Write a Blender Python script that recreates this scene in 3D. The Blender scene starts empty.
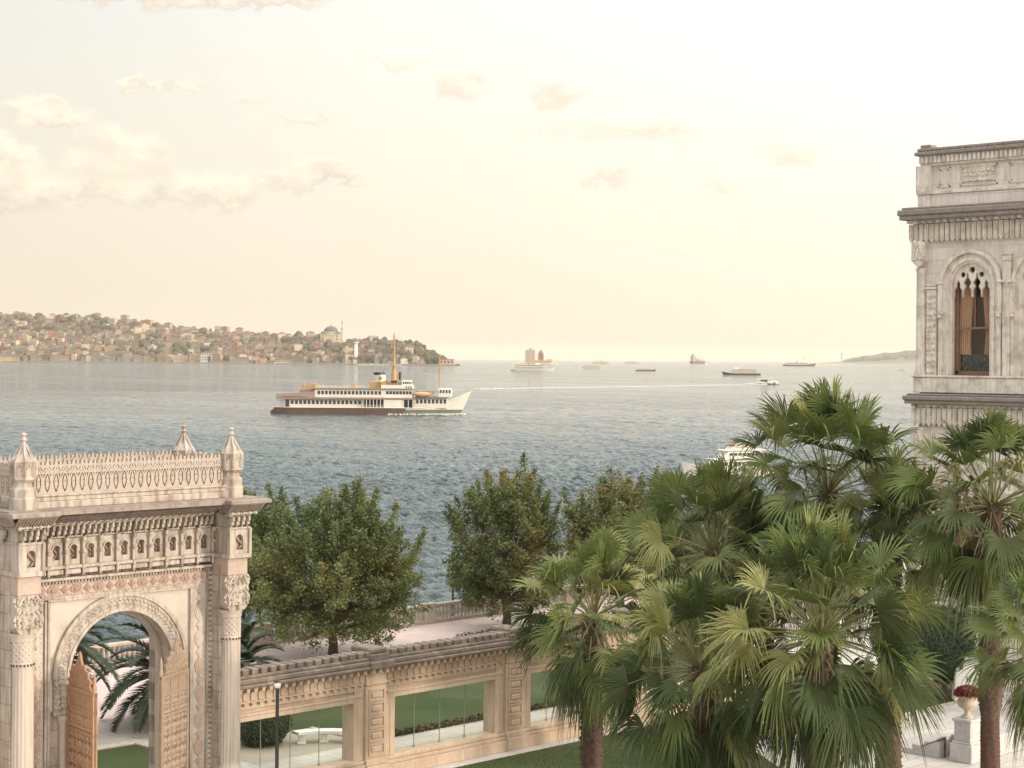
import bpy, math, random
import numpy as np
from mathutils import Matrix, Vector
random.seed(7); rng = np.random.default_rng(11)
R = math.radians
S2 = math.sqrt(2.0)
SC = bpy.context.scene
COL = SC.collection
FPX = 1800.0          # focal length in pixels (1024 wide)
CAMZ = 15.5           # camera height above the garden
SEA = -1.5            # water level
ROLL = R(0.4)

def W(F, Rt):          # metres ahead / metres to the right -> world x, y (garden axes run at 45 deg to the view)
    return ((F+Rt)/S2, (F-Rt)/S2)
def P(px, py, F):      # point at distance F seen at this place of the photograph
    u = px-512.0; v = py-384.0
    u, v = u+v*ROLL, v-u*ROLL
    x, y = W(F, u/FPX*F)
    return (x, y, CAMZ-(v+25.0)/FPX*F)

# ------------------------------------------------------------------ camera
cd = bpy.data.cameras.new('camera'); cam = bpy.data.objects.new('camera', cd); COL.objects.link(cam)
cd.sensor_width = 36.0; cd.lens = FPX*36.0/1024.0
cd.shift_y = -25.0/1024.0
cd.clip_start = 0.5; cd.clip_end = 90000.0
cam.matrix_world = Matrix.Translation((0, 0, CAMZ)) @ Matrix.Rotation(R(-45), 4, 'Z') @ Matrix.Rotation(R(90), 4, 'X') @ Matrix.Rotation(ROLL, 4, 'Z')
SC.camera = cam

# ------------------------------------------------------------------ exposure
SC.view_settings.view_transform = 'Standard'; SC.view_settings.look = 'None'
SC.view_settings.exposure = 0.47; SC.view_settings.gamma = 1.0
try: SC.view_settings.use_curve_mapping = False
except Exception: pass
SC.cycles.volume_bounces = 0
SC.cycles.max_bounces = 6; SC.cycles.diffuse_bounces = 3; SC.cycles.transparent_max_bounces = 12
SC.cycles.use_denoising = True

# ------------------------------------------------------------------ sun
SUN_EL = R(13)
sr, sf = 0.93, -0.37                    # to the sun: right of the view and a little behind the camera
sx, sy = (sf+sr)/S2, (sf-sr)/S2
sun_dir = Vector((sx*math.cos(SUN_EL), sy*math.cos(SUN_EL), math.sin(SUN_EL))).normalized()
sl = bpy.data.lights.new('sun', 'SUN'); sl.energy = 2.0; sl.angle = R(4); sl.color = (1.0, 0.86, 0.69)
so = bpy.data.objects.new('sun', sl); COL.objects.link(so)
so.rotation_euler = sun_dir.to_track_quat('Z', 'Y').to_euler()
so.location = (0, 0, 80)

# ------------------------------------------------------------------ sky
wd = bpy.data.worlds.new('World'); SC.world = wd; wd.use_nodes = True
nt = wd.node_tree; nt.nodes.clear(); N = nt.nodes; Lk = nt.links
def M_(op, a, b=None, c=None, clamp=False):
    n = N.new('ShaderNodeMath'); n.operation = op; n.use_clamp = clamp
    for i, q in enumerate((a, b, c)):
        if q is None: continue
        if isinstance(q, (int, float)): n.inputs[i].default_value = q
        else: Lk.new(q, n.inputs[i])
    return n.outputs[0]
def mixc(f, a, b):
    n = N.new('ShaderNodeMix'); n.data_type = 'RGBA'
    for s, q in ((0, f), (6, a), (7, b)):
        if isinstance(q, (int, float)): n.inputs[s].default_value = q
        elif isinstance(q, tuple): n.inputs[s].default_value = (*q, 1)
        else: Lk.new(q, n.inputs[s])
    return n.outputs[2]
out = N.new('ShaderNodeOutputWorld')
sky = N.new('ShaderNodeTexSky'); sky.sky_type = 'NISHITA'; sky.sun_disc = False
sky.sun_elevation = SUN_EL; sky.sun_rotation = math.atan2(sx, sy)
sky.air_density = 1.3; sky.dust_density = 4.0
bg1 = N.new('ShaderNodeBackground'); bg1.inputs[1].default_value = 0.12; Lk.new(sky.outputs[0], bg1.inputs[0])
tc = N.new('ShaderNodeTexCoord'); sep = N.new('ShaderNodeSeparateXYZ')
rot = N.new('ShaderNodeVectorRotate'); rot.rotation_type = 'Z_AXIS'; rot.inputs['Angle'].default_value = R(45)
Lk.new(tc.outputs['Generated'], rot.inputs['Vector']); Lk.new(rot.outputs[0], sep.inputs[0])
az = M_('ARCTAN2', sep.outputs[0], sep.outputs[1]); el = M_('ARCSINE', sep.outputs[2])
comb = N.new('ShaderNodeCombineXYZ'); Lk.new(az, comb.inputs[0]); Lk.new(M_('MULTIPLY', el, 1.5), comb.inputs[1])
nz = N.new('ShaderNodeTexNoise'); nz.inputs['Scale'].default_value = 55; nz.inputs['Detail'].default_value = 10; nz.inputs['Roughness'].default_value = 0.6
Lk.new(comb.outputs[0], nz.inputs['Vector'])
nz2 = N.new('ShaderNodeTexNoise'); nz2.inputs['Scale'].default_value = 6; nz2.inputs['Detail'].default_value = 5
Lk.new(comb.outputs[0], nz2.inputs['Vector'])
dist = M_('SUBTRACT', nz.outputs[0], 0.5)
azd = M_('ADD', az, M_('MULTIPLY', dist, 0.034)); eld = M_('ADD', el, M_('MULTIPLY', dist, 0.03))
clouds = [(45,118,34,13,1.4),(76,128,26,8,1.1),(0,165,32,22,1.5),(26,180,28,24,1.4),(8,202,50,13,1.0),(118,150,36,17,1.4),(142,166,34,18,1.3),(96,172,26,14,1.1),
          (165,196,60,17,1.05),(62,196,70,13,.9),(214,190,38,13,1.05),(242,200,18,9,.8),(320,170,34,14,1.25),(288,182,46,9,.95),(350,180,26,8,.8),
          (175,92,55,6,.95),(135,88,12,6,1.0),(246,105,30,6,.85),(292,122,40,5,.95),(320,118,16,6,.7),(150,2,170,15,1.3),(60,0,70,11,1.2),(265,6,60,8,1.0),
          (455,86,36,17,1.15),(395,63,40,9,.8),(555,95,42,15,1.05),(560,130,110,15,.6),(605,178,36,12,1.0),(700,140,110,18,.45),(655,128,40,8,.6),
          (715,186,32,12,.8),(790,160,36,15,.85),(385,236,26,9,.55),(790,196,50,10,.5),(640,55,90,16,.3),(330,262,120,7,.3)]
tot = None; lit = None
for (cx, cy, rx, ry, w) in clouds:
    a0 = (cx-512)/FPX; e0 = (359-cy+(cx-512)*ROLL)/FPX
    dx = M_('MULTIPLY', M_('SUBTRACT', azd, a0), FPX/rx); dz = M_('MULTIPLY', M_('SUBTRACT', eld, e0), FPX/ry)
    d2 = M_('ADD', M_('MULTIPLY', dx, dx), M_('MULTIPLY', dz, dz))
    g = M_('MULTIPLY', M_('POWER', 2.718, M_('MULTIPLY', d2, -1.1)), w)
    l = M_('MULTIPLY', g, dz)
    tot = g if tot is None else M_('ADD', tot, g); lit = l if lit is None else M_('ADD', lit, l)
cm = N.new('ShaderNodeMapRange'); cm.interpolation_type = 'SMOOTHSTEP'; cm.inputs[1].default_value = 0.26; cm.inputs[2].default_value = 0.95
Lk.new(M_('ADD', tot, M_('MULTIPLY', M_('SUBTRACT', nz.outputs[0], 0.5), 1.3)), cm.inputs[0])
gate_ = M_('MULTIPLY', cm.outputs[0], M_('MULTIPLY', tot, 1.8, clamp=True))
lm = N.new('ShaderNodeMapRange'); lm.inputs[1].default_value = -0.75; lm.inputs[2].default_value = 0.55
Lk.new(M_('ADD', M_('DIVIDE', lit, M_('ADD', tot, 0.08)), M_('MULTIPLY', dist, 2.2)), lm.inputs[0])
# thin bright veil of high cloud: creamier low down and at the left, almost white towards the sun
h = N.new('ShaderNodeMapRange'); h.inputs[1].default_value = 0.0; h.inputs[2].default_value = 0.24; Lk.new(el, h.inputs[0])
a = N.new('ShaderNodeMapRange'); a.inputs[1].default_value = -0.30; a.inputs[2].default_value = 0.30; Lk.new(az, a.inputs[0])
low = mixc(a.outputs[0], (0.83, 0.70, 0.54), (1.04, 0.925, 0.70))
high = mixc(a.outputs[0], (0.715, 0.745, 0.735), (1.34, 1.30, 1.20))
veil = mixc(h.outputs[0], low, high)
veil = mixc(M_('MULTIPLY', nz2.outputs[0], 0.22), veil, (1.02, 0.94, 0.80))
ccol = mixc(lm.outputs[0], (0.76, 0.65, 0.545), (1.10, 0.95, 0.76))
veil = mixc(M_('MULTIPLY', gate_, 0.85), veil, ccol)
bg2 = N.new('ShaderNodeBackground'); up = N.new('ShaderNodeMapRange'); up.inputs[1].default_value = 0.22; up.inputs[2].default_value = 0.9; up.inputs[3].default_value = 0.88; up.inputs[4].default_value = 2.1; Lk.new(el, up.inputs[0]); Lk.new(up.outputs[0], bg2.inputs[1]); Lk.new(veil, bg2.inputs[0])  # unseen sky overhead boosted to fill the shaded stone with light
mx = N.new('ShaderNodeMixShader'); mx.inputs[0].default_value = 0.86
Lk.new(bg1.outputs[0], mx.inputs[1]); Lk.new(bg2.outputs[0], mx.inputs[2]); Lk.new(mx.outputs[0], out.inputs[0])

# ------------------------------------------------------------------ object helpers
def tag(o, label=None, cat=None, group=None, kind=None):
    if label: o['label'] = label
    if cat: o['category'] = cat
    if group: o['group'] = group
    if kind: o['kind'] = kind
    return o
def empty(name, loc, rz=0.0, label=None, cat=None, group=None):
    o = bpy.data.objects.new(name, None); COL.objects.link(o); o.empty_display_size = 0.3
    o.location = loc; o.rotation_euler = (0, 0, rz)
    return tag(o, label, cat, group)
def copy_tree(o, parent=None):
    c = o.copy(); COL.objects.link(c)
    if parent is not None: c.parent = parent
    for ch in [q for q in o.children]: copy_tree(ch, c)
    return c

class MB:
    def __init__(s): s.v = []; s.f = []; s.n = 0
    def add(s, V, F, mi=0, sm=False):
        V = np.asarray(V, float).reshape(-1, 3); F = np.asarray(F, int)
        if len(F) == 0: return
        s.v.append(V); s.f.append((F+s.n, mi, sm)); s.n += len(V)
    def box(s, x0, x1, y0, y1, z0, z1, mi=0):
        V = [(x0,y0,z0),(x1,y0,z0),(x1,y1,z0),(x0,y1,z0),(x0,y0,z1),(x1,y0,z1),(x1,y1,z1),(x0,y1,z1)]
        s.add(V, [(0,3,2,1),(4,5,6,7),(0,1,5,4),(1,2,6,5),(2,3,7,6),(3,0,4,7)], mi)
    def cbox(s, x0, x1, y0, y1, z0, z1, b=0.02, mi=0):      # box with chamfered edges
        b = min(b, (x1-x0)*.4, (y1-y0)*.4, (z1-z0)*.4)
        pts = []
        for z, k in ((z0,b),(z0+b,0),(z1-b,0),(z1,b)):
            c = b
            xa, xb, ya, yb = x0+k, x1-k, y0+k, y1-k
            pts.append([(xa+c*(k==0),ya,z),(xb-c*(k==0),ya,z),(xb,ya+c*(k==0),z),(xb,yb-c*(k==0),z),(xb-c*(k==0),yb,z),(xa+c*(k==0),yb,z),(xa,yb-c*(k==0),z),(xa,ya+c*(k==0),z)])
        V = [p for r in pts for p in r]; F = []
        for i in range(3):
            for j in range(8):
                F.append((i*8+j, i*8+(j+1)%8, (i+1)*8+(j+1)%8, (i+1)*8+j))
        s.add(V, F, mi)
        s.add([p for p in pts[3]], [(0,1,2,3),(0,3,4,7),(4,5,6,7)], mi); s.add([p for p in pts[0]], [(3,2,1,0),(7,4,3,0),(7,6,5,4)], mi)
    def hexa(s, V, mi=0):      # 8 corners, bottom then top, same order as box
        s.add(V, [(0,3,2,1),(4,5,6,7),(0,1,5,4),(1,2,6,5),(2,3,7,6),(3,0,4,7)], mi)
    def bar(s, a, b, w, h=None, mi=0, w2=None):
        a = np.array(a, float); b = np.array(b, float); d = b-a; L = np.linalg.norm(d)
        if L < 1e-6: return
        d /= L; up = np.array((0,0,1.)) if abs(d[2]) < .95 else np.array((0,1.,0))
        sd = np.cross(d, up); sd /= np.linalg.norm(sd); u2 = np.cross(sd, d)
        h = w if h is None else h; k = 1 if w2 is None else w2/w
        V = [a-sd*w/2-u2*h/2, a+sd*w/2-u2*h/2, a+sd*w/2+u2*h/2, a-sd*w/2+u2*h/2, b-sd*w/2*k-u2*h/2*k, b+sd*w/2*k-u2*h/2*k, b+sd*w/2*k+u2*h/2*k, b-sd*w/2*k+u2*h/2*k]
        s.add(V, [(0,3,2,1),(4,5,6,7),(0,1,5,4),(1,2,6,5),(2,3,7,6),(3,0,4,7)], mi)
    def tube(s, pts, rad, seg=8, mi=0, sm=True, cap=True):
        pts = np.array(pts, float); n = len(pts)
        rad = np.full(n, rad, float) if np.isscalar(rad) else np.array(rad, float)
        tg = np.gradient(pts, axis=0); tg /= np.linalg.norm(tg, axis=1)[:, None]+1e-9
        ref = np.array((0,0,1.)) if abs(tg[0][2]) < .9 else np.array((1.,0,0))
        V = []
        for i in range(n):
            a = np.cross(tg[i], ref); a /= np.linalg.norm(a)+1e-9; b = np.cross(tg[i], a); ref = np.cross(a, tg[i]) if False else ref
            th = np.arange(seg)/seg*2*math.pi
            V.append(pts[i]+rad[i]*(np.cos(th)[:, None]*a+np.sin(th)[:, None]*b))
        V = np.concatenate(V); F = []
        for i in range(n-1):
            for j in range(seg): F.append((i*seg+j, (i+1)*seg+j, (i+1)*seg+(j+1)%seg, i*seg+(j+1)%seg))
        s.add(V, F, mi, sm)
        if cap:
            for k, r in ((0, 1), (n-1, -1)):
                V2 = np.vstack([pts[k], V[k*seg:(k+1)*seg]]); s.add(V2, [(0, 1+(j+1)%seg, 1+j)[::r] for j in range(seg)], mi)
    def lathe(s, cx, cy, prof, seg=24, mi=0, sm=True, rfn=None, rot=0.0):
        V = []; n = len(prof)
        th = np.arange(seg)/seg*2*math.pi+rot
        for (r, z) in prof:
            rr = r*np.ones(seg) if rfn is None else r*rfn(th, z)
            V.append(np.stack([cx+rr*np.cos(th), cy+rr*np.sin(th), np.full(seg, z)], 1))
        V = np.concatenate(V); F = []
        for i in range(n-1):
            for j in range(seg): F.append((i*seg+j, i*seg+(j+1)%seg, (i+1)*seg+(j+1)%seg, (i+1)*seg+j))
        s.add(V, F, mi, sm)
        for k, o in ((0, -1), (n-1, 1)):
            if prof[k][0] > 1e-4:
                c = np.array([[cx, cy, prof[k][1]]]); s.add(np.vstack([c, V[k*seg:(k+1)*seg]]), [(0, 1+j, 1+(j+1)%seg)[::o] for j in range(seg)], mi)
    def grid(s, G, mi=0, sm=False, flip=False):     # G[n][m][3]
        G = np.asarray(G, float); n, m = G.shape[:2]
        i, j = np.meshgrid(np.arange(n-1), np.arange(m-1), indexing='ij'); a = (i*m+j).ravel()
        F = np.stack([a, a+1, a+m+1, a+m], 1)
        if flip: F = F[:, ::-1]
        s.add(G.reshape(-1, 3), F, mi, sm)
    def relief(s, x0, x1, z0, z1, y, fn, amp=.04, res=.025, mi=0):      # carved panel facing -y
        nx = max(2, int((x1-x0)/res)); nz_ = max(2, int((z1-z0)/res))
        X, Z = np.meshgrid(np.linspace(x0, x1, nx+1), np.linspace(z0, z1, nz_+1))
        H = fn((X-x0), (Z-z0), x1-x0, z1-z0)*amp
        H[0, :] = H[-1, :] = 0; H[:, 0] = H[:, -1] = 0
        G = np.stack([X, y-H, Z], 2); s.grid(G, mi)
    def pierced(s, x0, x1, z0, z1, y0, y1, fn, res=.025, mi=0):      # plate with holes, fn(x, z) True where solid
        nx = max(2, int(round((x1-x0)/res))); nz_ = max(2, int(round((z1-z0)/res)))
        xs = np.linspace(x0, x1, nx+1); zs = np.linspace(z0, z1, nz_+1)
        X, Z = np.meshgrid((xs[:-1]+xs[1:])/2, (zs[:-1]+zs[1:])/2)
        m = np.pad(fn(X-x0, Z-z0), 1).astype(bool)
        XX, ZZ = np.meshgrid(xs, zs); w = nx+1; nV = XX.size
        V = np.concatenate([np.stack([XX.ravel(), np.full(nV, y0), ZZ.ravel()], 1), np.stack([XX.ravel(), np.full(nV, y1), ZZ.ravel()], 1)])
        c = m[1:-1, 1:-1]; jj, ii = np.nonzero(c); a = jj*w+ii
        F = [np.stack([a, a+1, a+w+1, a+w], 1), np.stack([a+w, a+w+1, a+1, a], 1)+nV]
        for dj, di, p, q in ((0,-1,0,w),(0,1,w+1,1),(-1,0,1,0),(1,0,w,w+1)):
            nb = m[1+dj:m.shape[0]-1+dj, 1+di:m.shape[1]-1+di]; jj, ii = np.nonzero(c & ~nb); a = jj*w+ii
            F.append(np.stack([a+p, a+q, a+q+nV, a+p+nV], 1))
        s.add(V, np.concatenate(F), mi)
    def archwall(s, x0, x1, z0, z1, cx, r, zs, y0, y1, mi=0, n=28, zb=None, pointed=0.0):     # wall with arched opening from zb up
        zb = z0 if zb is None else zb
        th = np.linspace(math.pi, 0, n+1); ax = cx+r*np.cos(th); azz = zs+r*np.sin(th)*(1+pointed*np.sin(th)**4)
        s.box(x0, cx-r, y0, y1, z0, z1, mi); s.box(cx+r, x1, y0, y1, z0, z1, mi)
        if zb > z0: s.box(cx-r, cx+r, y0, y1, z0, zb, mi)
        V = []; F = []
        for i in range(n+1):
            V += [(ax[i], y0, azz[i]), (ax[i], y0, z1), (ax[i], y1, azz[i]), (ax[i], y1, z1)]
        for i in range(n):
            a, b = i*4, i*4+4
            F += [(a, b, b+1, a+1), (b+2, a+2, a+3, b+3), (a+2, b+2, b, a), (a+1, b+1, b+3, a+3)]
        s.add(V, F, mi)
    def ring(s, cx, zs, r0, r1, y, depth, fn=None, amp=.04, n=90, m=14, a0=0, a1=math.pi, mi=0):   # archivolt, carved front
        th = np.linspace(a1, a0, n+1); rr = np.linspace(r0, r1, m+1)
        T, Q = np.meshgrid(th, rr, indexing='ij')
        H = 0*T if fn is None else fn((a1-T)*(r0+r1)/2, Q-r0, (a1-a0)*(r0+r1)/2, r1-r0)*amp
        H[:, 0] = H[:, -1] = 0
        X = cx+Q*np.cos(T); Z = zs+Q*np.sin(T)
        s.grid(np.stack([X, y-H, Z], 2), mi, flip=True)
        for q, fl in ((r0, False), (r1, True)):
            G = np.stack([np.stack([cx+q*np.cos(th), np.full(n+1, yy), zs+q*np.sin(th)], 1) for yy in (y, y+depth)], 1); s.grid(G, mi, flip=fl)
    def ellip(s, c, r, mi=0, nu=16, nv=10, fn=None):
        u = np.linspace(0, 2*math.pi, nu+1); v = np.linspace(-math.pi/2, math.pi/2, nv+1)
        U, V_ = np.meshgrid(u, v); k = 1 if fn is None else fn(U, V_)
        G = np.stack([c[0]+r[0]*k*np.cos(V_)*np.cos(U), c[1]+r[1]*k*np.cos(V_)*np.sin(U), c[2]+r[2]*k*np.sin(V_)], 2); s.grid(G, mi, True)
    def prism(s, poly, y0, y1, mi=0):      # convex polygon in x,z
        n = len(poly); V = [(p[0], y0, p[1]) for p in poly]+[(p[0], y1, p[1]) for p in poly]
        s.add(V, [(i, (i+1)%n, (i+1)%n+n, i+n) for i in range(n)], mi)
        c = (sum(p[0] for p in poly)/n, sum(p[1] for p in poly)/n)
        s.add(V+[(c[0], y0, c[1]), (c[0], y1, c[1])], [(2*n, (i+1)%n, i) for i in range(n)]+[(2*n+1, n+i, n+(i+1)%n) for i in range(n)], mi)
    def disc(s, cx, cz, rx, rz, y0, y1, n=14, mi=0):
        s.prism([(cx+rx*math.cos(t), cz+rz*math.sin(t)) for t in [2*math.pi*i/n for i in range(n)]][::-1], y0, y1, mi)
    def build(s, name, mats, parent=None, link=True):
        me = bpy.data.meshes.new(name)
        V = np.concatenate(s.v); me.vertices.add(len(V)); me.vertices.foreach_set('co', V.ravel())
        li = []; ls = []; mi = []; sm = []; st = 0
        for F, m, q in s.f:
            k = F.shape[1]; li.append(F.ravel()); ls.append(st+np.arange(len(F))*k); st += F.size
            mi.append(np.full(len(F), m)); sm.append(np.full(len(F), q))
        li = np.concatenate(li); ls = np.concatenate(ls); me.loops.add(len(li)); me.loops.foreach_set('vertex_index', li)
        me.polygons.add(len(ls)); me.polygons.foreach_set('loop_start', ls)
        me.polygons.foreach_set('material_index', np.concatenate(mi)); me.polygons.foreach_set('use_smooth', np.concatenate(sm))
        me.update(calc_edges=True); me.validate()
        for m in (mats if isinstance(mats, (list, tuple)) else [mats]): me.materials.append(m)
        o = bpy.data.objects.new(name, me)
        if link: COL.objects.link(o)
        if parent is not None: o.parent = parent
        return o

# ------------------------------------------------------------------ materials
def mat(name, col, rough=.7, noise=None, bump=0.0, bscale=8, col2=None, stain=None, metal=0, streak=None, spec=.5, joints=None, rnd=0.0, trans=0.0):
    """noise: (scale, amount) mixes col -> col2; streak: (colour, amount) vertical run-off marks; joints: (w, h, colour) stone courses"""
    m = bpy.data.materials.new(name); m.use_nodes = True; t = m.node_tree; n = t.nodes; l = t.links
    b = n['Principled BSDF']; b.inputs['Roughness'].default_value = rough; b.inputs['Metallic'].default_value = metal
    b.inputs['Specular IOR Level'].default_value = spec
    co = n.new('ShaderNodeTexCoord'); cur = None
    def mixn(f, A, B):
        q = n.new('ShaderNodeMix'); q.data_type = 'RGBA'
        for s_, v in ((0, f), (6, A), (7, B)):
            if isinstance(v, (int, float)): q.inputs[s_].default_value = v
            elif isinstance(v, tuple): q.inputs[s_].default_value = (*v, 1)
            else: l.new(v, q.inputs[s_])
        return q.outputs[2]
    def nse(sc, det=5, vec=None, ro=.6):
        q = n.new('ShaderNodeTexNoise'); q.inputs['Scale'].default_value = sc; q.inputs['Detail'].default_value = det; q.inputs['Roughness'].default_value = ro
        l.new(vec if vec is not None else co.outputs['Object'], q.inputs['Vector']); return q.outputs[0]
    def ramp(x, a_, b_):
        q = n.new('ShaderNodeMapRange'); q.inputs[1].default_value = a_; q.inputs[2].default_value = b_; l.new(x, q.inputs[0]); return q.outputs[0]
    def mul(x, k):
        q = n.new('ShaderNodeMath'); q.operation = 'MULTIPLY'; l.new(x, q.inputs[0]); q.inputs[1].default_value = k; return q.outputs[0]
    cur = tuple(col)
    if noise: cur = mixn(mul(ramp(nse(noise[0]), .3, .7), noise[1]), cur, tuple(col2 or [c*.6 for c in col]))
    if stain: cur = mixn(mul(ramp(nse(stain[0], 8), .52, .72), stain[2]), cur, stain[1])
    if streak:
        mp = n.new('ShaderNodeMapping'); mp.inputs['Scale'].default_value = (5, 5, .5); l.new(co.outputs['Object'], mp.inputs[0])
        cur = mixn(mul(ramp(nse(1.3, 6, mp.outputs[0]), .46, .72), streak[1]), cur, streak[0])
    if joints:
        mp = n.new('ShaderNodeMapping'); l.new(co.outputs['Object'], mp.inputs[0])
        mp.inputs['Rotation'].default_value = joints[3] if len(joints) > 3 else (R(90), 0, 0)
        br = n.new('ShaderNodeTexBrick'); l.new(mp.outputs[0], br.inputs[0]); br.inputs['Scale'].default_value = 1
        br.inputs['Brick Width'].default_value = joints[0]; br.inputs['Row Height'].default_value = joints[1]; br.inputs['Mortar Size'].default_value = .018
        br.inputs['Mortar Smooth'].default_value = .4
        br.inputs['Color1'].default_value = (1, 1, 1, 1); br.inputs['Color2'].default_value = (.86, .86, .86, 1); br.inputs['Mortar'].default_value = (*joints[2], 1)
        q = n.new('ShaderNodeMix'); q.data_type = 'RGBA'; q.blend_type = 'MULTIPLY'; q.inputs[0].default_value = 1
        if isinstance(cur, tuple): q.inputs[6].default_value = (*cur, 1)
        else: l.new(cur, q.inputs[6])
        l.new(br.outputs[0], q.inputs[7]); cur = q.outputs[2]
    if rnd:
        oi = n.new('ShaderNodeObjectInfo'); hs = n.new('ShaderNodeHueSaturation'); mr = n.new('ShaderNodeMapRange')
        l.new(oi.outputs['Random'], mr.inputs[0]); mr.inputs[3].default_value = 1-rnd; mr.inputs[4].default_value = 1+rnd
        l.new(mr.outputs[0], hs.inputs['Value'])
        if isinstance(cur, tuple): hs.inputs['Color'].default_value = (*cur, 1)
        else: l.new(cur, hs.inputs['Color'])
        cur = hs.outputs[0]
    if isinstance(cur, tuple): b.inputs['Base Color'].default_value = (*cur, 1)
    else: l.new(cur, b.inputs['Base Color'])
    if bump:
        bp = n.new('ShaderNodeBump'); bp.inputs['Strength'].default_value = bump; bp.inputs['Distance'].default_value = .03
        l.new(nse(bscale, 8), bp.inputs['Height']); l.new(bp.outputs[0], b.inputs['Normal'])
    if trans:
        tr = n.new('ShaderNodeBsdfTranslucent'); ms = n.new('ShaderNodeMixShader'); ms.inputs[0].default_value = trans
        if isinstance(cur, tuple): tr.inputs[0].default_value = (cur[0]*1.3, cur[1]*1.3, cur[2]*.8, 1)
        else: l.new(cur, tr.inputs[0])
        l.new(b.outputs[0], ms.inputs[1]); l.new(tr.outputs[0], ms.inputs[2]); l.new(ms.outputs[0], n['Material Output'].inputs[0])
    return m
K = {}
K['marble'] = mat('gate_marble', (.49,.43,.37), .6, (1.6,.8), .4, 14, (.36,.295,.24), (1.7,(.23,.16,.125),.7), streak=((.13,.10,.08),.85))
K['marble_block'] = mat('gate_marble_blocks', (.48,.41,.35), .6, (1.6,.8), .4, 14, (.37,.305,.25), (1.7,(.23,.16,.125),.7), streak=((.13,.10,.08),.85), joints=(1.1,.55,(.60,.55,.50)))
K['marble_panel'] = mat('gate_marble_panel', (.50,.44,.38), .5, (2.5,.6), .15, 10, (.41,.345,.285), (1.3,(.31,.23,.19),.65))
K['marble_pink'] = mat('pink_marble', (.45,.355,.305), .5, (4,.8), .2, 16, (.38,.265,.215), streak=((.34,.24,.19),.4))
K['ornament'] = mat('carved_ornament', (.45,.35,.28), .65, (6,.8), .3, 30, (.36,.26,.195), (2.5,(.36,.22,.16),.6))
K['ornament_dark'] = mat('carved_ornament_brown', (.30,.205,.155), .7, (8,.8), .3, 30, (.33,.22,.17))
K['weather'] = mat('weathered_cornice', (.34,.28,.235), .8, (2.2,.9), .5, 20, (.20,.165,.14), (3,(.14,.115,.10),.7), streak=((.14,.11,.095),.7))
K['column'] = mat('column_marble', (.49,.425,.365), .5, (1.5,.5), .12, 10, (.42,.34,.28), streak=((.27,.205,.165),.6))
K['crest'] = mat('crest_marble', (.37,.315,.27), .65, (3,.8), .3, 18, (.40,.325,.27), (2.2,(.25,.20,.17),.6))
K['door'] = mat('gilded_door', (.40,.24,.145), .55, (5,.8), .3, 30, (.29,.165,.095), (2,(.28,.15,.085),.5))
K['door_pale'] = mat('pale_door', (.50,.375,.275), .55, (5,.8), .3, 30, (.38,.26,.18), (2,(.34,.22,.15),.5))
K['wallstone'] = mat('wall_limestone', (.53,.415,.315), .7, (1.5,.8), .3, 12, (.42,.31,.22), (1.4,(.42,.29,.19),.5), streak=((.34,.24,.17),.55))
K['wallweather'] = mat('wall_coping', (.215,.172,.14), .85, (3,.9), .5, 18, (.12,.096,.08), (2,(.38,.31,.26),.6))
K['palace'] = mat('palace_stone', (.76,.69,.62), .7, (.7,.7), .2, 9, (.60,.53,.48), (1.0,(.44,.375,.335),.45), streak=((.34,.285,.245),.35), joints=(1.3,.62,(.72,.70,.68)))
K['palace_trim'] = mat('palace_trim', (.77,.70,.63), .7, (2.0,.7), .25, 12, (.46,.375,.325), (2,(.36,.29,.25),.6), streak=((.28,.225,.19),.5))
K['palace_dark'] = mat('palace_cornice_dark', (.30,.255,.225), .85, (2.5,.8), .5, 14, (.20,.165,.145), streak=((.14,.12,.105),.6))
K['curtain'] = mat('curtain', (.66,.37,.23), .8, (3,.4), .2, 6, (.50,.29,.18))
K['wood'] = mat('window_wood', (.24,.13,.08), .6, (6,.5), .1)
K['dark'] = mat('dark_neck_dots', (.04,.035,.035), .8)
K['balus'] = mat('balustrade_stone', (.56,.47,.38), .75, (2,.7), .2, 12, (.44,.35,.275), streak=((.34,.27,.21),.5))
K['white'] = mat('white_paint', (.78,.76,.72), .5, (2,.3), 0, 8, (.66,.63,.58))
K['ship_white'] = mat('ship_white', (.80,.76,.68), .5, (.4,.5), 0, 8, (.68,.62,.52), streak=((.45,.33,.22),.35))
K['ship_brown'] = mat('ship_hull', (.085,.05,.04), .6, (.5,.6), 0, 8, (.14,.085,.06), streak=((.24,.15,.10),.5))
K['ship_green'] = mat('ship_boot', (.13,.16,.09), .6, (.6,.5), 0, 8, (.2,.2,.12))
K['ship_buff'] = mat('ship_buff', (.47,.29,.13), .5, (1,.6), 0, 8, (.34,.20,.09))
K['ship_deck'] = mat('ship_deck', (.33,.25,.2), .7, (1,.5))
K['black'] = mat('black_metal', (.03,.03,.032), .45)
K['shipglass'] = mat('cabin_glass', (.06,.06,.065), .2)
K['green_metal'] = mat('green_metal', (.05,.09,.07), .5)
K['red'] = mat('red_paint', (.13,.022,.028), .5)
K['leafA'] = mat('plane_leaf', (.165,.205,.066), .6, (.8,.7), 0, 8, (.195,.22,.075), trans=.3)
K['leafB'] = mat('plane_leaf_dark', (.115,.15,.052), .6, (1.5,.6), 0, 8, (.145,.165,.056), trans=.25)
K['leafC'] = mat('plane_leaf_yellow', (.24,.25,.08), .6, (1,.7), 0, 8, (.30,.17,.05), trans=.25)
K['leafD'] = mat('plane_leaf_rust', (.27,.17,.07), .7, (1,.7), 0, 8, (.26,.16,.06), trans=.2)
K['bark'] = mat('bark', (.13,.10,.075), .9, (6,.8), .6, 25, (.07,.055,.04))
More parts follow.
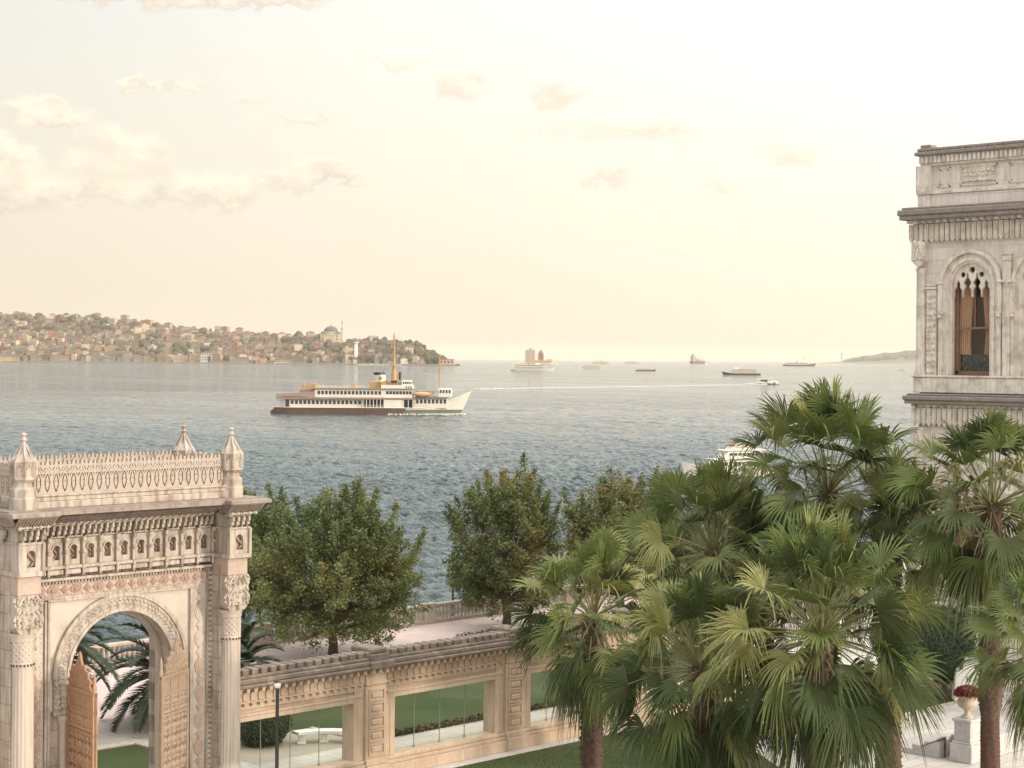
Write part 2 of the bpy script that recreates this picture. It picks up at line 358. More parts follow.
K['fanA'] = mat('fan_leaf', (.125,.162,.044), .5, (2,.6), .1, 20, (.165,.195,.056), trans=.22, spec=.3)
K['fanB'] = mat('fan_leaf_dark', (.056,.076,.026), .6, (2,.6), .1, 20, (.075,.098,.034), trans=.18, spec=.25)
K['fanC'] = mat('fan_leaf_yellow', (.21,.235,.066), .5, (3,.7), .1, 20, (.27,.23,.085), trans=.22)
K['fanD'] = mat('dead_leaf', (.27,.19,.10), .8, (3,.7), .1, 20, (.18,.115,.06))
K['petiole'] = mat('petiole', (.125,.14,.048), .45, (3,.7), .1, 20, (.20,.15,.06))
K['palmtrunk'] = mat('palm_trunk', (.16,.10,.07), .9, (9,.9), .8, 30, (.05,.032,.024))
K['palmtrunk_red'] = mat('palm_trunk_red', (.14,.07,.046), .9, (9,.9), .8, 40, (.055,.03,.022))
K['phoA'] = mat('date_leaf', (.035,.055,.03), .5, (2,.6), 0, 8, (.055,.075,.038), trans=.15)
K['hedge'] = mat('hedge_leaf', (.035,.06,.028), .6, (3,.7), 0, 8, (.06,.085,.035), trans=.12)
K['flower'] = mat('red_flower', (.33,.02,.03), .6, (20,.6), 0, 8, (.22,.01,.03))
K['soil'] = mat('soil', (.13,.08,.055), .95, (4,.8), .4, 20)
K['lamp'] = mat('lamp_globe', (.8,.78,.72), .2)

# ================================================================== THE SETTING
def paving(name, c1, c2, mortar, w, h_, rough=.6, rotz=0.0, off=.5):
    m = bpy.data.materials.new(name); m.use_nodes = True; t = m.node_tree; n = t.nodes; l = t.links; b = n['Principled BSDF']
    co = n.new('ShaderNodeTexCoord'); mp = n.new('ShaderNodeMapping'); mp.inputs['Rotation'].default_value = (0, 0, rotz); l.new(co.outputs['Object'], mp.inputs[0])
    br = n.new('ShaderNodeTexBrick'); br.offset = off; l.new(mp.outputs[0], br.inputs[0]); br.inputs['Scale'].default_value = 1
    br.inputs['Brick Width'].default_value = w; br.inputs['Row Height'].default_value = h_; br.inputs['Mortar Size'].default_value = .02
    for i, c in (('Color1', c1), ('Color2', c2), ('Mortar', mortar)): br.inputs[i].default_value = (*c, 1)
    nz = n.new('ShaderNodeTexNoise'); nz.inputs['Scale'].default_value = .35; nz.inputs['Detail'].default_value = 8; l.new(co.outputs['Object'], nz.inputs[0])
    mr = n.new('ShaderNodeMapRange'); mr.inputs[1].default_value = .35; mr.inputs[2].default_value = .7; mr.inputs[3].default_value = 1.05; mr.inputs[4].default_value = .78; l.new(nz.outputs[0], mr.inputs[0])
    q = n.new('ShaderNodeMix'); q.data_type = 'RGBA'; q.blend_type = 'MULTIPLY'; q.inputs[0].default_value = 1; l.new(br.outputs[0], q.inputs[6]); l.new(mr.outputs[0], q.inputs[7])
    l.new(q.outputs[2], b.inputs['Base Color']); b.inputs['Roughness'].default_value = rough
    return m
K['pave_pink'] = paving('pink_paving', (.60,.465,.43), (.55,.42,.385), (.42,.32,.29), 1.2, .6)
K['pave_white'] = paving('marble_paving', (.62,.57,.53), (.56,.51,.475), (.38,.34,.31), 1.4, .7, .5)
K['pave_path'] = paving('path_paving', (.55,.48,.42), (.50,.43,.375), (.36,.31,.27), .9, .6)
K['gravel'] = mat('gravel', (.42,.35,.285), .95, (14,.8), .5, 60, (.30,.245,.20), (.8,(.34,.27,.21),.4))
K['lawn'] = mat('lawn', (.042,.062,.019), .85, (.35,.9), .3, 60, (.068,.084,.028), (22,(.030,.046,.016),.4), spec=.2)
def sheet(name, poly, z, m, kind='structure'):
    mb = MB(); mb.add([(x, y, z) for x, y in poly], [tuple(range(len(poly)))]); o = mb.build(name, m); tag(o, kind=kind); return o
def rect(x0, x1, y0, y1): return [(x0,y0),(x1,y0),(x1,y1),(x0,y1)]
YQ = 77.9
# the land: one slab with a stone face down to the water
mb = MB(); mb.box(-160, 330, -120, YQ+.35, -6, 0); tag(mb.build('ground', K['pave_white']), kind='structure')
sheet('promenade', rect(-120, 300, 65.2, YQ-.3), .004, K['pave_pink'])
sheet('garden_path', rect(41.6, 66.5, 51.0, 55.5), .004, K['pave_path'])
sheet('path_by_promenade', rect(-60, 90, 62.2, 65.2), .008, K['pave_path'])
sheet('gravel_court', rect(41.6, 47.4, 55.3, 59.2), .008, K['gravel'])
def lawn(poly, z=.03):
    mb = MB(); V = [(x, y, z) for x, y in poly]; n = len(poly); V2 = [(x, y, -.01) for x, y in poly]
    mb.add(V, [tuple(range(n))]); mb.add(V+V2, [(i, (i+1)%n+0, (i+1)%n+n, i+n) for i in range(n)][::1]); tag(mb.build('lawn', K['lawn']), kind='structure')
lawn([(47.4,55.6),(78,55.6),(78,62.2),(41.6,62.2),(41.6,59.2),(47.4,59.2)])
lawn(rect(8, 40.2, 53.0, 61.3))
lawn([(37.0,30),(54.0,30),(55.6,41),(57.5,43.8),(60.4,45.4),(61.0,49.6),(37.0,49.6)])
lawn([(64.0,43.7),(76.0,43.7),(76.0,61.5),(79,61.5),(79,62.0),(67.5,62.0),(67.5,47),(64.0,46.8)], .034)
sheet('flower_bed', rect(74.7, 76.4, 44.5, 60), .05, K['soil'])
# kerb along the lawn
mb = MB(); mb.cbox(63.8, 76.0, 43.5, 43.68, -.01, .07); mb.cbox(47.2,47.38,55.6,59.0,-.01,.09); mb.cbox(40.22,40.36,53,61.44,-.01,.09); mb.cbox(30,40.2,61.32,61.46,-.01,.09)
tag(mb.build('kerb', K['balus']), kind='structure')
# grass blades along lawns near the wall, one sheet of tufts
gb = MB(); V = []; F = []
for i in range(14000):
    if True: x = random.uniform(43.5, 61); y = random.uniform(43, 50.2)
    else: x = random.uniform(47.6, 62); y = random.uniform(54.8, 62)
    if y < 49.6 and x > 60.3-(49.6-y)*.5: continue
    if 49.6 <= y <= 54.5: continue
    a = random.uniform(0, 6.28); w = random.uniform(.008,.02); hh = random.uniform(.02,.05); k = len(V)
    V += [(x-w*math.cos(a), y-w*math.sin(a), .03),(x+w*math.cos(a), y+w*math.sin(a), .03),(x+random.uniform(-.04,.04), y+random.uniform(-.04,.04), .03+hh)]; F.append((k,k+1,k+2))
gb.add(V, F); tag(gb.build('grass', K['lawn']), 'short mown green grass on the lawns beside the colonnade wall', 'grass', kind='stuff')

# ---- the sea: one sheet, real waves near, finer ones as bump
wm = bpy.data.materials.new('sea_water'); wm.use_nodes = True; t = wm.node_tree; n = t.nodes; l = t.links; b = n['Principled BSDF']
b.inputs['Base Color'].default_value = (.056,.080,.088,1); b.inputs['Roughness'].default_value = .13; b.inputs['IOR'].default_value = 1.33
co = n.new('ShaderNodeTexCoord'); prev = None
for sc, st, di, st_x in ((.045,.9,7.0,.5),(.16,.9,2.6,.6),(.75,.7,.55,.7),(2.6,.7,.12,.8)):
    mp = n.new('ShaderNodeMapping'); mp.inputs['Rotation'].default_value = (0,0,R(-38)); mp.inputs['Scale'].default_value = (1, st_x, 1); l.new(co.outputs['Object'], mp.inputs[0])
    q = n.new('ShaderNodeTexNoise'); q.inputs['Scale'].default_value = sc; q.inputs['Detail'].default_value = 6; q.inputs['Roughness'].default_value = .62; l.new(mp.outputs[0], q.inputs[0])
    bp = n.new('ShaderNodeBump'); bp.inputs['Strength'].default_value = st; bp.inputs['Distance'].default_value = di; l.new(q.outputs[0], bp.inputs['Height'])
    if prev: l.new(prev, bp.inputs['Normal'])
    prev = bp.outputs[0]
l.new(prev, b.inputs['Normal'])
q = n.new('ShaderNodeTexNoise'); q.inputs['Scale'].default_value = .012; q.inputs['Detail'].default_value = 5
mp = n.new('ShaderNodeMapping'); mp.inputs['Rotation'].default_value = (0,0,R(-45)); mp.inputs['Scale'].default_value = (1,.25,1); l.new(co.outputs['Object'], mp.inputs[0]); l.new(mp.outputs[0], q.inputs[0])
mr = n.new('ShaderNodeMapRange'); mr.inputs[1].default_value = .35; mr.inputs[2].default_value = .65; mr.inputs[3].default_value = .04; mr.inputs[4].default_value = .11; l.new(q.outputs[0], mr.inputs[0]); l.new(mr.outputs[0], b.inputs['Roughness'])
fine = np.linspace(-R(20), R(20), 760)
coarse = np.concatenate([np.linspace(-R(180), -R(22), 50), fine, np.linspace(R(22), R(180), 50)])
rs = [84.0]
while rs[-1] < 900: rs.append(rs[-1]+max(.22, .22+(rs[-1]-240)*.0028))
while rs[-1] < 27000: rs.append(rs[-1]*1.05)
rs = np.array(rs)
A_, Rr_ = np.meshgrid(coarse, rs); Fc = Rr_*np.cos(A_); Rc = Rr_*np.sin(A_)
X = (Fc+Rc)/S2; Y = (Fc-Rc)/S2; H = np.zeros_like(X)
drr = np.gradient(rs)[:, None]; sp = np.maximum(drr, Rr_*R(40)/760)
wr = np.random.default_rng(5)
for i in range(64):
    lam = .95*(1.036**i)*wr.uniform(.9, 1.1); amp = .033*(1 if lam < 2.2 else .62 if lam < 4 else .45)
    th = wr.normal(R(-130), R(36)); k = 2*math.pi/lam
    ph = wr.uniform(0, 6.28)
    fade = np.clip((lam/sp-2.2)/2.5, 0, 1)
    if fade.max() == 0: continue
    s_ = np.sin(k*(X*math.cos(th)+Y*math.sin(th))+ph+.6*np.sin(.13*X+ph)*np.cos(.11*Y))
    H += amp*fade*(s_+.5*s_**3)
patch = .75+.35*np.sin(X*.021+1.3*np.sin(Y*.017))*np.sin(Y*.026+np.sin(X*.013))
H *= patch
H[:, :51] = 0; H[:, -51:] = 0
mb = MB(); mb.grid(np.stack([X, Y, SEA+H], 2), 0, True, flip=False)
sea = mb.build('sea', wm); tag(sea, kind='structure')
# foam trails lie on the water
K['foam'] = mat('foam', (.62,.61,.58), .9, (.6,.4))
def foam(pts, w0, w1, nb, sx=.9):
    mb = MB(); pts = np.array(pts, float)
    for i in range(nb):
        t_ = random.random()**.9*(len(pts)-1); k = min(int(t_), len(pts)-2); f = t_-k
        p = pts[k]*(1-f)+pts[k+1]*f; d = pts[k+1]-pts[k]; d = d/np.linalg.norm(d); nn = np.array((-d[1], d[0]))
        w = w0+(w1-w0)*t_/(len(pts)-1)
        c = p+nn*random.gauss(0, w*.5); r0 = random.uniform(.5, 1.8)*sx
        mb.ellip((c[0], c[1], SEA+.08), (r0, r0, random.uniform(.10, .24)), 0, 6, 4)
    return mb.build('foam', K['foam'])
a_ = P(478, 389.5, 1000); b_ = P(620, 387.5, 1120); c_ = P(768, 384.8, 1290)
random.seed(3)
pts = [W(1010, -19), W(1120, 67), W(1290, 183)]
fm = foam([pts[2], pts[1], pts[0]], 1.0, 3.0, 4200, .5); tag(fm, 'long white foam wake of the speedboat across the strait', 'wake', kind='stuff')

# ---- the far shore
prof = [(-200,312),(-60,313),(0,313),(50,315),(90,316),(130,319),(150,322),(200,328),(250,333),(300,335),(320,337),(345,339),(370,340),(392,343),(408,344),(420,347),(432,352),(440,358),(452,361)]
ppx = np.array([p[0] for p in prof], float); ppy = np.array([p[1] for p in prof], float)
def Fs(px): return np.interp(px, [-200,0,380,470], [5150,4900,4350,4250])
RID = 650.0
def hillpt(px, t, noise=True):
    """t = 0 at the quay, 1 at the ridge -> world x, y, z"""
    F = float(Fs(px))+RID*t*min(1.0, max(.25, (455-px)/260.0)); u = px-512+(-25)*ROLL; Rt = u/FPX*F
    zr = P(px, float(np.interp(px, ppx, ppy))+3.0, F)[2]; zr = max(zr, 1.0)
    if t <= 1: s = t**.85
    else: s = max(.3, 1-.5*(t-1))
    z = 1.0+(zr-1.0)*s
    if noise: z += 5*math.sin(px*.09+t*5)*s*(1-min(t,1))
    x, y = W(F, Rt); return (x, y, z)
K['hill'] = mat('hill_ground', (.08,.065,.045), .95, (.02,.8), 0, 8, (.16,.13,.09))
G = []
for px in np.arange(-200, 462, 6.0):
    row = []
    x, y, z = hillpt(px, 0); row.append((x, y, -3.5))
    for t_ in list(np.linspace(0, 1, 16))+[1.3, 1.8, 2.4]: row.append(hillpt(px, t_))
    x, y, z = hillpt(px, 2.6); row.append((x, y, -3.5)); G.append(row)
mb = MB(); mb.grid(np.array(G), 0, True, flip=True); tag(mb.build('far_hillside', K['hill']), kind='structure')
# quay wall and low headland spit
K['farquay'] = mat('far_quay', (.42,.36,.30), .9, (.05,.8), 0, 8, (.3,.25,.2))
mb = MB()
for px in range(-180, 452, 12):
    a0 = hillpt(px, 0, False); a1 = hillpt(px+12, 0, False); c = W(*[0,0]); d = np.array(a0[:2]); d2 = np.array(a1[:2]); k = d/np.linalg.norm(d)
    V = [(*(d-k*22), -3),(*(d2-k*22), -3),(*(d2+k*6), -3),(*(d+k*6), -3),(*(d-k*22), 1.6),(*(d2-k*22), 1.6),(*(d2+k*6), 1.9),(*(d+k*6), 1.9)]
    mb.hexa(V)
tag(mb.build('waterfront_quay', K['farquay']), kind='structure')
# trees between the houses: a wooded mass
K['fartree'] = mat('far_wood', (.075,.068,.038), .9, (.03,.7), 0, 8, (.08,.07,.04))
blob = MB(); 
def far_clump(mb, x, y, z, r, hh):
    sd = random.random()*9
    mb.ellip((x, y, z+hh*.5), (r, r, hh*.62), 0, 8, 6, fn=lambda U, V_: 1+.22*np.sin(3*U+sd)*np.cos(2*V_+sd)+.15*np.sin(5*U+2*sd))
for i in range(620):
    px = random.uniform(-190, 446); t_ = random.random()**.9*1.08
    if px > 380: t_ = random.random()*1.05
    if 318 < px < 348 and t_ > .7: continue
    x, y, z = hillpt(px, t_); r = random.uniform(4, 8.5); 
    if t_ < .05: r *= .6
    far_clump(blob, x+random.uniform(-20,20), y+random.uniform(-20,20), z-2, r, random.uniform(7, 12))
for i in range(170):      # greener patches: a park below the mosque, the wooded headland
    cx, ct, sx_, st_ = random.choice([(180,.25,28,.15),(322,.25,22,.2),(420,.5,18,.4),(300,.75,14,.15),(92,.8,20,.15),(20,.8,30,.15),(385,.6,12,.3)])
    px = random.gauss(cx, sx_); t_ = min(1.02, max(.05, random.gauss(ct, st_)))
    x, y, z = hillpt(min(px, 444), t_); far_clump(blob, x, y, z, random.uniform(8, 14), random.uniform(12, 19))
tag(blob.build('far_wood', K['fartree']), 'dark trees massed between the houses of the far hillside', 'trees', kind='stuff')

# houses of the far town
HC = {'cream': (.68,.56,.39), 'beige': (.42,.34,.25), 'salmon': (.52,.33,.22), 'pale grey': (.36,.33,.29), 'white': (.74,.68,.60), 'brick red': (.27,.14,.095), 'ochre': (.44,.33,.19)}
for c, v in HC.items(): K['h_'+c] = mat('house_'+c.replace(' ', '_'), v, .85, (.15,.5), 0, 8, tuple(q*.8 for q in v), rnd=.12)
K['roof_red'] = mat('roof_tile', (.17,.088,.06), .9, (.3,.7), 0, 8, (.10,.06,.045), rnd=.25)
K['roof_grey'] = mat('roof_flat', (.17,.145,.125), .9, (.3,.7), 0, 8, (.12,.10,.09), rnd=.2)
K['hwin'] = mat('house_window', (.07,.06,.055), .3)
def house_mesh(w, d, fl, roof):
    mb = MB(); hh = fl*3.1
    mb.box(-w/2, w/2, -d/2, d/2, -7, hh, 0)
    nx = max(2, int(w/3.2)); ny = max(2, int(d/3.4))
    for f in range(fl):
        z0 = f*3.1+1.0
        for i in range(nx):
            c = -w/2+w*(i+.5)/nx
            for s in (-1, 1): mb.box(c-.65, c+.65, s*d/2-.06, s*d/2+.06, z0, z0+1.5, 2)
        for i in range(ny):
            c = -d/2+d*(i+.5)/ny
            for s in (-1, 1): mb.box(s*w/2-.06, s*w/2+.06, c-.6, c+.6, z0, z0+1.5, 2)
        if f and roof != 'hip': 
            mb.box(-w*.36, -w*.04, -d/2-1.2, -d/2-.05, f*3.1-.12, f*3.1+.85, 0); mb.box(w*.06, w*.38, -d/2-1.2, -d/2-.05, f*3.1-.12, f*3.1+.85, 0)
    if roof == 'hip':
        e = .7; rz = min(w, d)*.24; q = max(0, (w-d)/2)
        V = [(-w/2-e,-d/2-e,hh),(w/2+e,-d/2-e,hh),(w/2+e,d/2+e,hh),(-w/2-e,d/2+e,hh),(-q-.3,0,hh+rz),(q+.3,0,hh+rz)]
        mb.add(V, [(0,1,5,4),(2,3,4,5)], 1); mb.add(V, [(1,2,5),(3,0,4)], 1); mb.add(V, [(0,3,2,1)], 1)
        mb.box(w*.2, w*.2+.9, .3, 1.2, hh, hh+rz+1, 0)
    else:
        mb.box(-w/2-.3, w/2+.3, -d/2-.3, d/2+.3, hh, hh+.7, 1); mb.box(-w*.2, w*.1, -d*.2, d*.2, hh+.7, hh+3.2, 0)
    return mb
kinds = [('small house', 15, 12, 3, 'hip'), ('house', 19, 14, 4, 'hip'), ('wide house', 27, 14, 3, 'hip'), ('apartment block', 21, 16, 6, 'flat'), ('wide apartment block', 36, 15, 5, 'flat'), ('tall apartment block', 20, 16, 7, 'hip')]
meshes = {}
def house(kind, colr, x, y, z, rz, label):
    key = (kind[0], colr)
    if key not in meshes:
        o = house_mesh(*kind[1:]).build('house', [K['h_'+colr], K['roof_red'] if kind[4] == 'hip' else K['roof_grey'], K['hwin']], None, link=False); meshes[key] = o.data
    o = bpy.data.objects.new('house' if 'block' not in kind[0] else 'apartment_block', meshes[key]); COL.objects.link(o)
    o.location = (x, y, z); o.rotation_euler = (0, 0, rz)
    return tag(o, label, 'house' if 'block' not in kind[0] else 'apartment block', 'houses on the far hillside')
zones = [(30,'far left of the distant hillside'),(62,'left of the orange minaret'),(100,'right of the orange minaret'),(150,'well right of the orange minaret'),(200,'midway along the distant shore'),(250,'above the ferry stern'),(305,'left of the domed mosque'),(345,'around the domed mosque'),(395,'right of the white minaret'),(450,'on the wooded headland')]
rows = [(.12,'by the water'),(.35,'low on slope'),(.62,'mid slope'),(.86,'high on slope'),(2,'on the ridge')]
placed = []; cols = ['cream','beige','salmon','pale grey','white','brick red','ochre']; wts = [26,24,15,16,8,5,6]
tries = 0; seen = {}
while len(placed) < 275 and tries < 20000:
    tries += 1
    px = random.uniform(-25, 436); t_ = random.choice([.02, random.random()*.98+.02, random.random()*.98+.02, random.random(), random.random()])
    if 150 < px < 205 and .08 < t_ < .38 and random.random() < .8: continue
    if px > 402 and random.random() < .6: continue
    if 322 < px < 350 and t_ > .70: continue
    k = random.choices(kinds, [14,24,18,18,12,8])[0]
    if px > 385 and 'block' in k[0]: k = kinds[1]
    x, y, z = hillpt(px, t_)
    sz = k[1]/F if False else k[1]*.37; q = (px, z/4.8*1.8/2.0, sz)
    if any(abs(q[0]-p[0]) < (q[2]+p[2])*.42 and abs(q[1]-p[1]) < 3.0 for p in placed): continue
    placed.append(q); c = random.choices(cols, wts)[0]
    zn = next(s for a_, s in zones if px < a_); rw = next(s for a_, s in rows if t_ < a_)
    rn = 'red-roofed' if k[4] == 'hip' else 'flat-roofed'
    house(k, c, x, y, z, R(-45)+random.uniform(-.5, .5), f'{c} {rn} {k[0]} {rw}, {zn}')

# the many smaller houses packed between them
pk = MB(); rg = np.random.default_rng(77)
for i in range(900):
    px = rg.uniform(-60, 440); t_ = rg.uniform(.03, 1.0)
    if (150 < px < 205 and .08 < t_ < .38) or (px > 400 and rg.random() < .75) or (322 < px < 350 and t_ > .7): continue
    x, y, z = hillpt(px, t_); x += rg.uniform(-15, 15); y += rg.uniform(-15, 15); w = rg.uniform(5, 10); d = rg.uniform(5, 8); hh = rg.uniform(5, 12); a = R(-45)+rg.uniform(-.6, .6); ca, sa = math.cos(a), math.sin(a); m_ = int(rg.integers(0, 5))
    T = lambda L: [(x+u*ca-v*sa, y+u*sa+v*ca, z+q) for u, v, q in L]
    pk.hexa(T([(-w,-d,-8),(w,-d,-8),(w,d,-8),(-w,d,-8),(-w,-d,hh),(w,-d,hh),(w,d,hh),(-w,d,hh)]), m_)
    V = T([(-w-.6,-d-.6,hh),(w+.6,-d-.6,hh),(w+.6,d+.6,hh),(-w-.6,d+.6,hh),(-w*.4,0,hh+d*.5),(w*.4,0,hh+d*.5)]); pk.add(V, [(0,1,5,4),(2,3,4,5)], 5); pk.add(V, [(1,2,5),(3,0,4)], 5)
    for fl in range(int(hh//3.2)):
        for q in range(3): c = -w+2*w*(q+.5)/3; pk.hexa(T([(c-.8,-d-.1,fl*3.2+1),(c+.8,-d-.1,fl*3.2+1),(c+.8,-d+.1,fl*3.2+1),(c-.8,-d+.1,fl*3.2+1),(c-.8,-d-.1,fl*3.2+2.5),(c+.8,-d-.1,fl*3.2+2.5),(c+.8,-d+.1,fl*3.2+2.5),(c-.8,-d+.1,fl*3.2+2.5)]), 6)
tag(pk.build('packed_houses', [K['h_cream'],K['h_beige'],K['h_salmon'],K['h_pale grey'],K['h_brick red'],K['roof_red'],K['hwin']]), 'small roofs packed tightly between the larger houses of the far town', 'houses', kind='stuff')

# landmark buildings of the far shore
def far_root(name, px, t_, label, cat, dz=0, rz=-45):
    x, y, z = hillpt(px, t_); return empty(name, (x, y, z+dz), R(rz), label, cat)
r = far_root('mosque', 331, .93, 'domed stone mosque standing on the ridge of the far shore', 'mosque', 3); r.scale = (1.45, 1.45, 1.35)
mb = MB(); mb.box(-17, 17, -17, 17, -6, 13); mb.box(-11,11,-20,-17,-6,9)
for i in range(5):
    for z in (2, 8): mb.box(-14+i*6.2, -11.6+i*6.2, -17.2, -16.9, z, z+3.4, 1); mb.box(16.9,17.2,-14+i*6.2,-11.6+i*6.2,z,z+3.4,1)
mb.build('wall', [K['h_cream'], K['hwin']], r)
mb = MB(); mb.lathe(0, 0, [(14,13),(14,17.5),(13,18)], 20); mb.build('drum', K['h_beige'], r)
mb = MB(); mb.lathe(0, 0, [(13.2*math.cos(a), 17.5+11.5*math.sin(a)) for a in np.linspace(0, 1.5, 9)]+[(.3,31),(.1,33)], 24); mb.build('dome', K['roof_grey'], r)
for sx_ in (-1, 1):
    for sy_ in (-1, 1):
        mb = MB(); mb.lathe(sx_*13, sy_*13, [(4,13)]+[(4*math.cos(a), 14.5+4*math.sin(a)) for a in np.linspace(0, 1.5, 6)], 12); mb.build('small_dome', K['roof_grey'], r)
def minaret(px, t_, hh, rad, m, label, balc=.62, dz=0):
    r = far_root('minaret', px, t_, label, 'minaret', dz)
    mb = MB(); mb.box(-rad*1.5, rad*1.5, -rad*1.5, rad*1.5, -8, hh*.14); mb.lathe(0, 0, [(rad,hh*.14),(rad*.8,hh*balc),(rad*.55,hh*balc),(rad*.5,hh*.84)], 12); mb.build('shaft', m, r)
    mb = MB(); mb.lathe(0, 0, [(rad*.8,hh*(balc-.03)),(rad*1.4,hh*balc),(rad*1.4,hh*(balc+.03)),(rad*.6,hh*(balc+.03))], 12); mb.build('balcony', m, r)
    mb = MB(); mb.lathe(0, 0, [(rad*.7,hh*.84),(.1,hh)], 12); mb.build('spire', K['roof_grey'], r)
minaret(342, .93, 66, 2.6, K['h_beige'], 'thin grey minaret on the ridge, right of the domed mosque', dz=-4)
minaret(66, .03, 60, 5.2, K['h_brick red'], 'orange red minaret by the water at the left of the far shore', .55)
minaret(356, .02, 62, 5.0, K['h_white'], 'stout white minaret near the water, right of the domed mosque', .8)
# long yellow waterfront hall, orange block, waterfront colonnade building
def block(name, px, t_, w, d, hh, m, label, cat, cols_=8, fl=2, roof=None, dz=0):
    r = far_root(name, px, t_, label, cat, dz)
    mb = MB(); mb.box(-w/2, w/2, -d/2, d/2, -6, hh); mb.build('wall', m, r)
    for f in range(fl):
        mb = MB()
        for i in range(cols_):
            c = -w/2+w*(i+.5)/cols_; mb.box(c-w/cols_*.26, c+w/cols_*.26, -d/2-.1, -d/2+.1, hh*(f+.25)/fl, hh*(f+.75)/fl)
        mb.build('window_row', K['hwin'], r)
    mb = MB()
    if roof == 'flat': mb.box(-w/2-1, w/2+1, -d/2-1, d/2+1, hh, hh+1.2)
    else:
        e = 1.2; rz = d*.3; q = max(0, (w-d)/2); V = [(-w/2-e,-d/2-e,hh),(w/2+e,-d/2-e,hh),(w/2+e,d/2+e,hh),(-w/2-e,d/2+e,hh),(-q,0,hh+rz),(q,0,hh+rz)]
        mb.add(V, [(0,1,5,4),(2,3,4,5)]); mb.add(V, [(1,2,5),(3,0,4)])
    mb.build('roof', K['roof_red'] if roof != 'flat' else K['roof_grey'], r)
K['h_yellow'] = mat('house_yellow', (.68,.50,.22), .85, (.1,.4)); K['h_orange'] = mat('house_orange', (.58,.27,.14), .85, (.1,.4)); K['h_pinkred'] = mat('house_pink', (.58,.20,.16), .85)
block('waterfront_hall', 15, .01, 86, 16, 10, K['h_yellow'], 'long low yellow hall at the left end of the far waterfront', 'hall', 14, 2, 'flat')
block('apartment_block', 54, .45, 31, 16, 24, K['h_orange'], 'tall orange apartment block with white window bands on the far slope', 'apartment block', 6, 5, 'flat')
block('mansion', 115, .03, 52, 18, 18, K['h_pale grey'], 'grey waterfront mansion with tall window bays on the far shore', 'mansion', 8, 2)
block('mansion', 211, .03, 46, 18, 20, K['h_white'], 'white waterfront mansion on the far shore behind the trees', 'mansion', 7, 3)
block('mansion', 126, .45, 38, 16, 14, K['h_cream'], 'cream flat fronted mansion on the middle of the far slope', 'mansion', 7, 2)
block('house', 318, .48, 18, 14, 18, K['h_pinkred'], 'bright pink house on the slope left of the slim white minaret', 'house', 3, 4)
block('boathouse', 290, .01, 76, 12, 7, K['h_cream'], 'long low cream boathouse on the waterfront left of the domed mosque', 'boathouse', 14, 1)
block('fort', 447, .01, 34, 14, 12, K['h_salmon'], 'small sandy fort at the tip of the headland', 'fort', 4, 1, 'flat')
block('villa', 372, .30, 16, 14, 19, K['h_white'], 'tall white villa on the slope behind the ferry mast', 'villa', 3, 4)
block('villa', 409, .42, 20, 14, 22, K['h_cream'], 'cream villa among the trees of the headland', 'villa', 3, 4)

# hazy coast at the far right
def coast_pt(px, F, z): F = F*1.7; z = z*1.7 if z > 0 else z; u = px-512-25*ROLL; x, y = W(F, u/FPX*F); return (x, y, z)
cp = [(820,.1),(845,1.8),(852,3.5),(862,6),(875,7),(885,10),(895,9.5),(905,12),(925,12.5),(960,11),(1010,12),(1080,12),(1150,9)]
K['coast'] = mat('coast_land', (.13,.12,.08), .95, (.002,.7), 0, 8, (.2,.17,.12))
G = []
for px in np.arange(820, 1150, 3.0):
    hh = np.interp(px, [c[0] for c in cp], [c[1] for c in cp])*9000/FPX; hh *= 1+.07*math.sin(px*.7)+.05*math.sin(px*1.7)
    G.append([coast_pt(px, 8600, -3), coast_pt(px, 8640, 2), coast_pt(px, 8800, hh*.75), coast_pt(px, 9000, hh), coast_pt(px, 9600, hh*.8), coast_pt(px, 10400, -3)])
mb = MB(); mb.grid(np.array(G), 0, True, flip=True); tag(mb.build('far_coast', K['coast']), kind='structure')
wood = MB()
for i in range(420):
    px = random.uniform(845, 925); F = random.uniform(8700, 9100); hh = np.interp(px, [c[0] for c in cp], [c[1] for c in cp])*9000/FPX*(.72 if F < 8850 else .93)
    x, y, z = coast_pt(px, F, hh-6); wood.ellip((x, y, z+5), (random.uniform(16,30),)*2+(random.uniform(12,22),), 0, 8, 5)
tag(wood.build('coast_wood', K['fartree']), 'hazy trees covering the low coast beside the palace', 'trees', kind='stuff')
x, y, z = coast_pt(842, 8650, 0); r = empty('lighthouse', (x, y, 0), 0, 'slim hazy lighthouse at the left end of the distant low coast', 'lighthouse')
mb = MB(); r.scale = (1.7, 1.7, 1.7); mb.lathe(0, 0, [(5.5,-3),(5.5,6),(3.2,8),(2.6,40)], 12); mb.build('tower', K['h_pale grey'], r)
mb = MB(); mb.lathe(0, 0, [(4.2,40),(4.2,41),(2.4,41),(2.4,46),(.2,51)], 12); mb.build('lantern', K['roof_grey'], r)

# ---- the air
hm = bpy.data.materials.new('haze_air'); hm.use_nodes = True; t = hm.node_tree; t.nodes.clear()
o_ = t.nodes.new('ShaderNodeOutputMaterial'); pv = t.nodes.new('ShaderNodeVolumePrincipled'); t.links.new(pv.outputs[0], o_.inputs['Volume'])
pv.inputs['Color'].default_value = (1.0, .92, .80, 1); pv.inputs['Density'].default_value = HAZE if 'HAZE' in globals() else .42e-4; pv.inputs['Anisotropy'].default_value = .2
mb = MB(); mb.box(-32000, 32000, -32000, 32000, -7, 240)
hz = mb.build('haze', hm); tag(hz, 'pale warm evening haze over the strait', 'haze', kind='stuff')

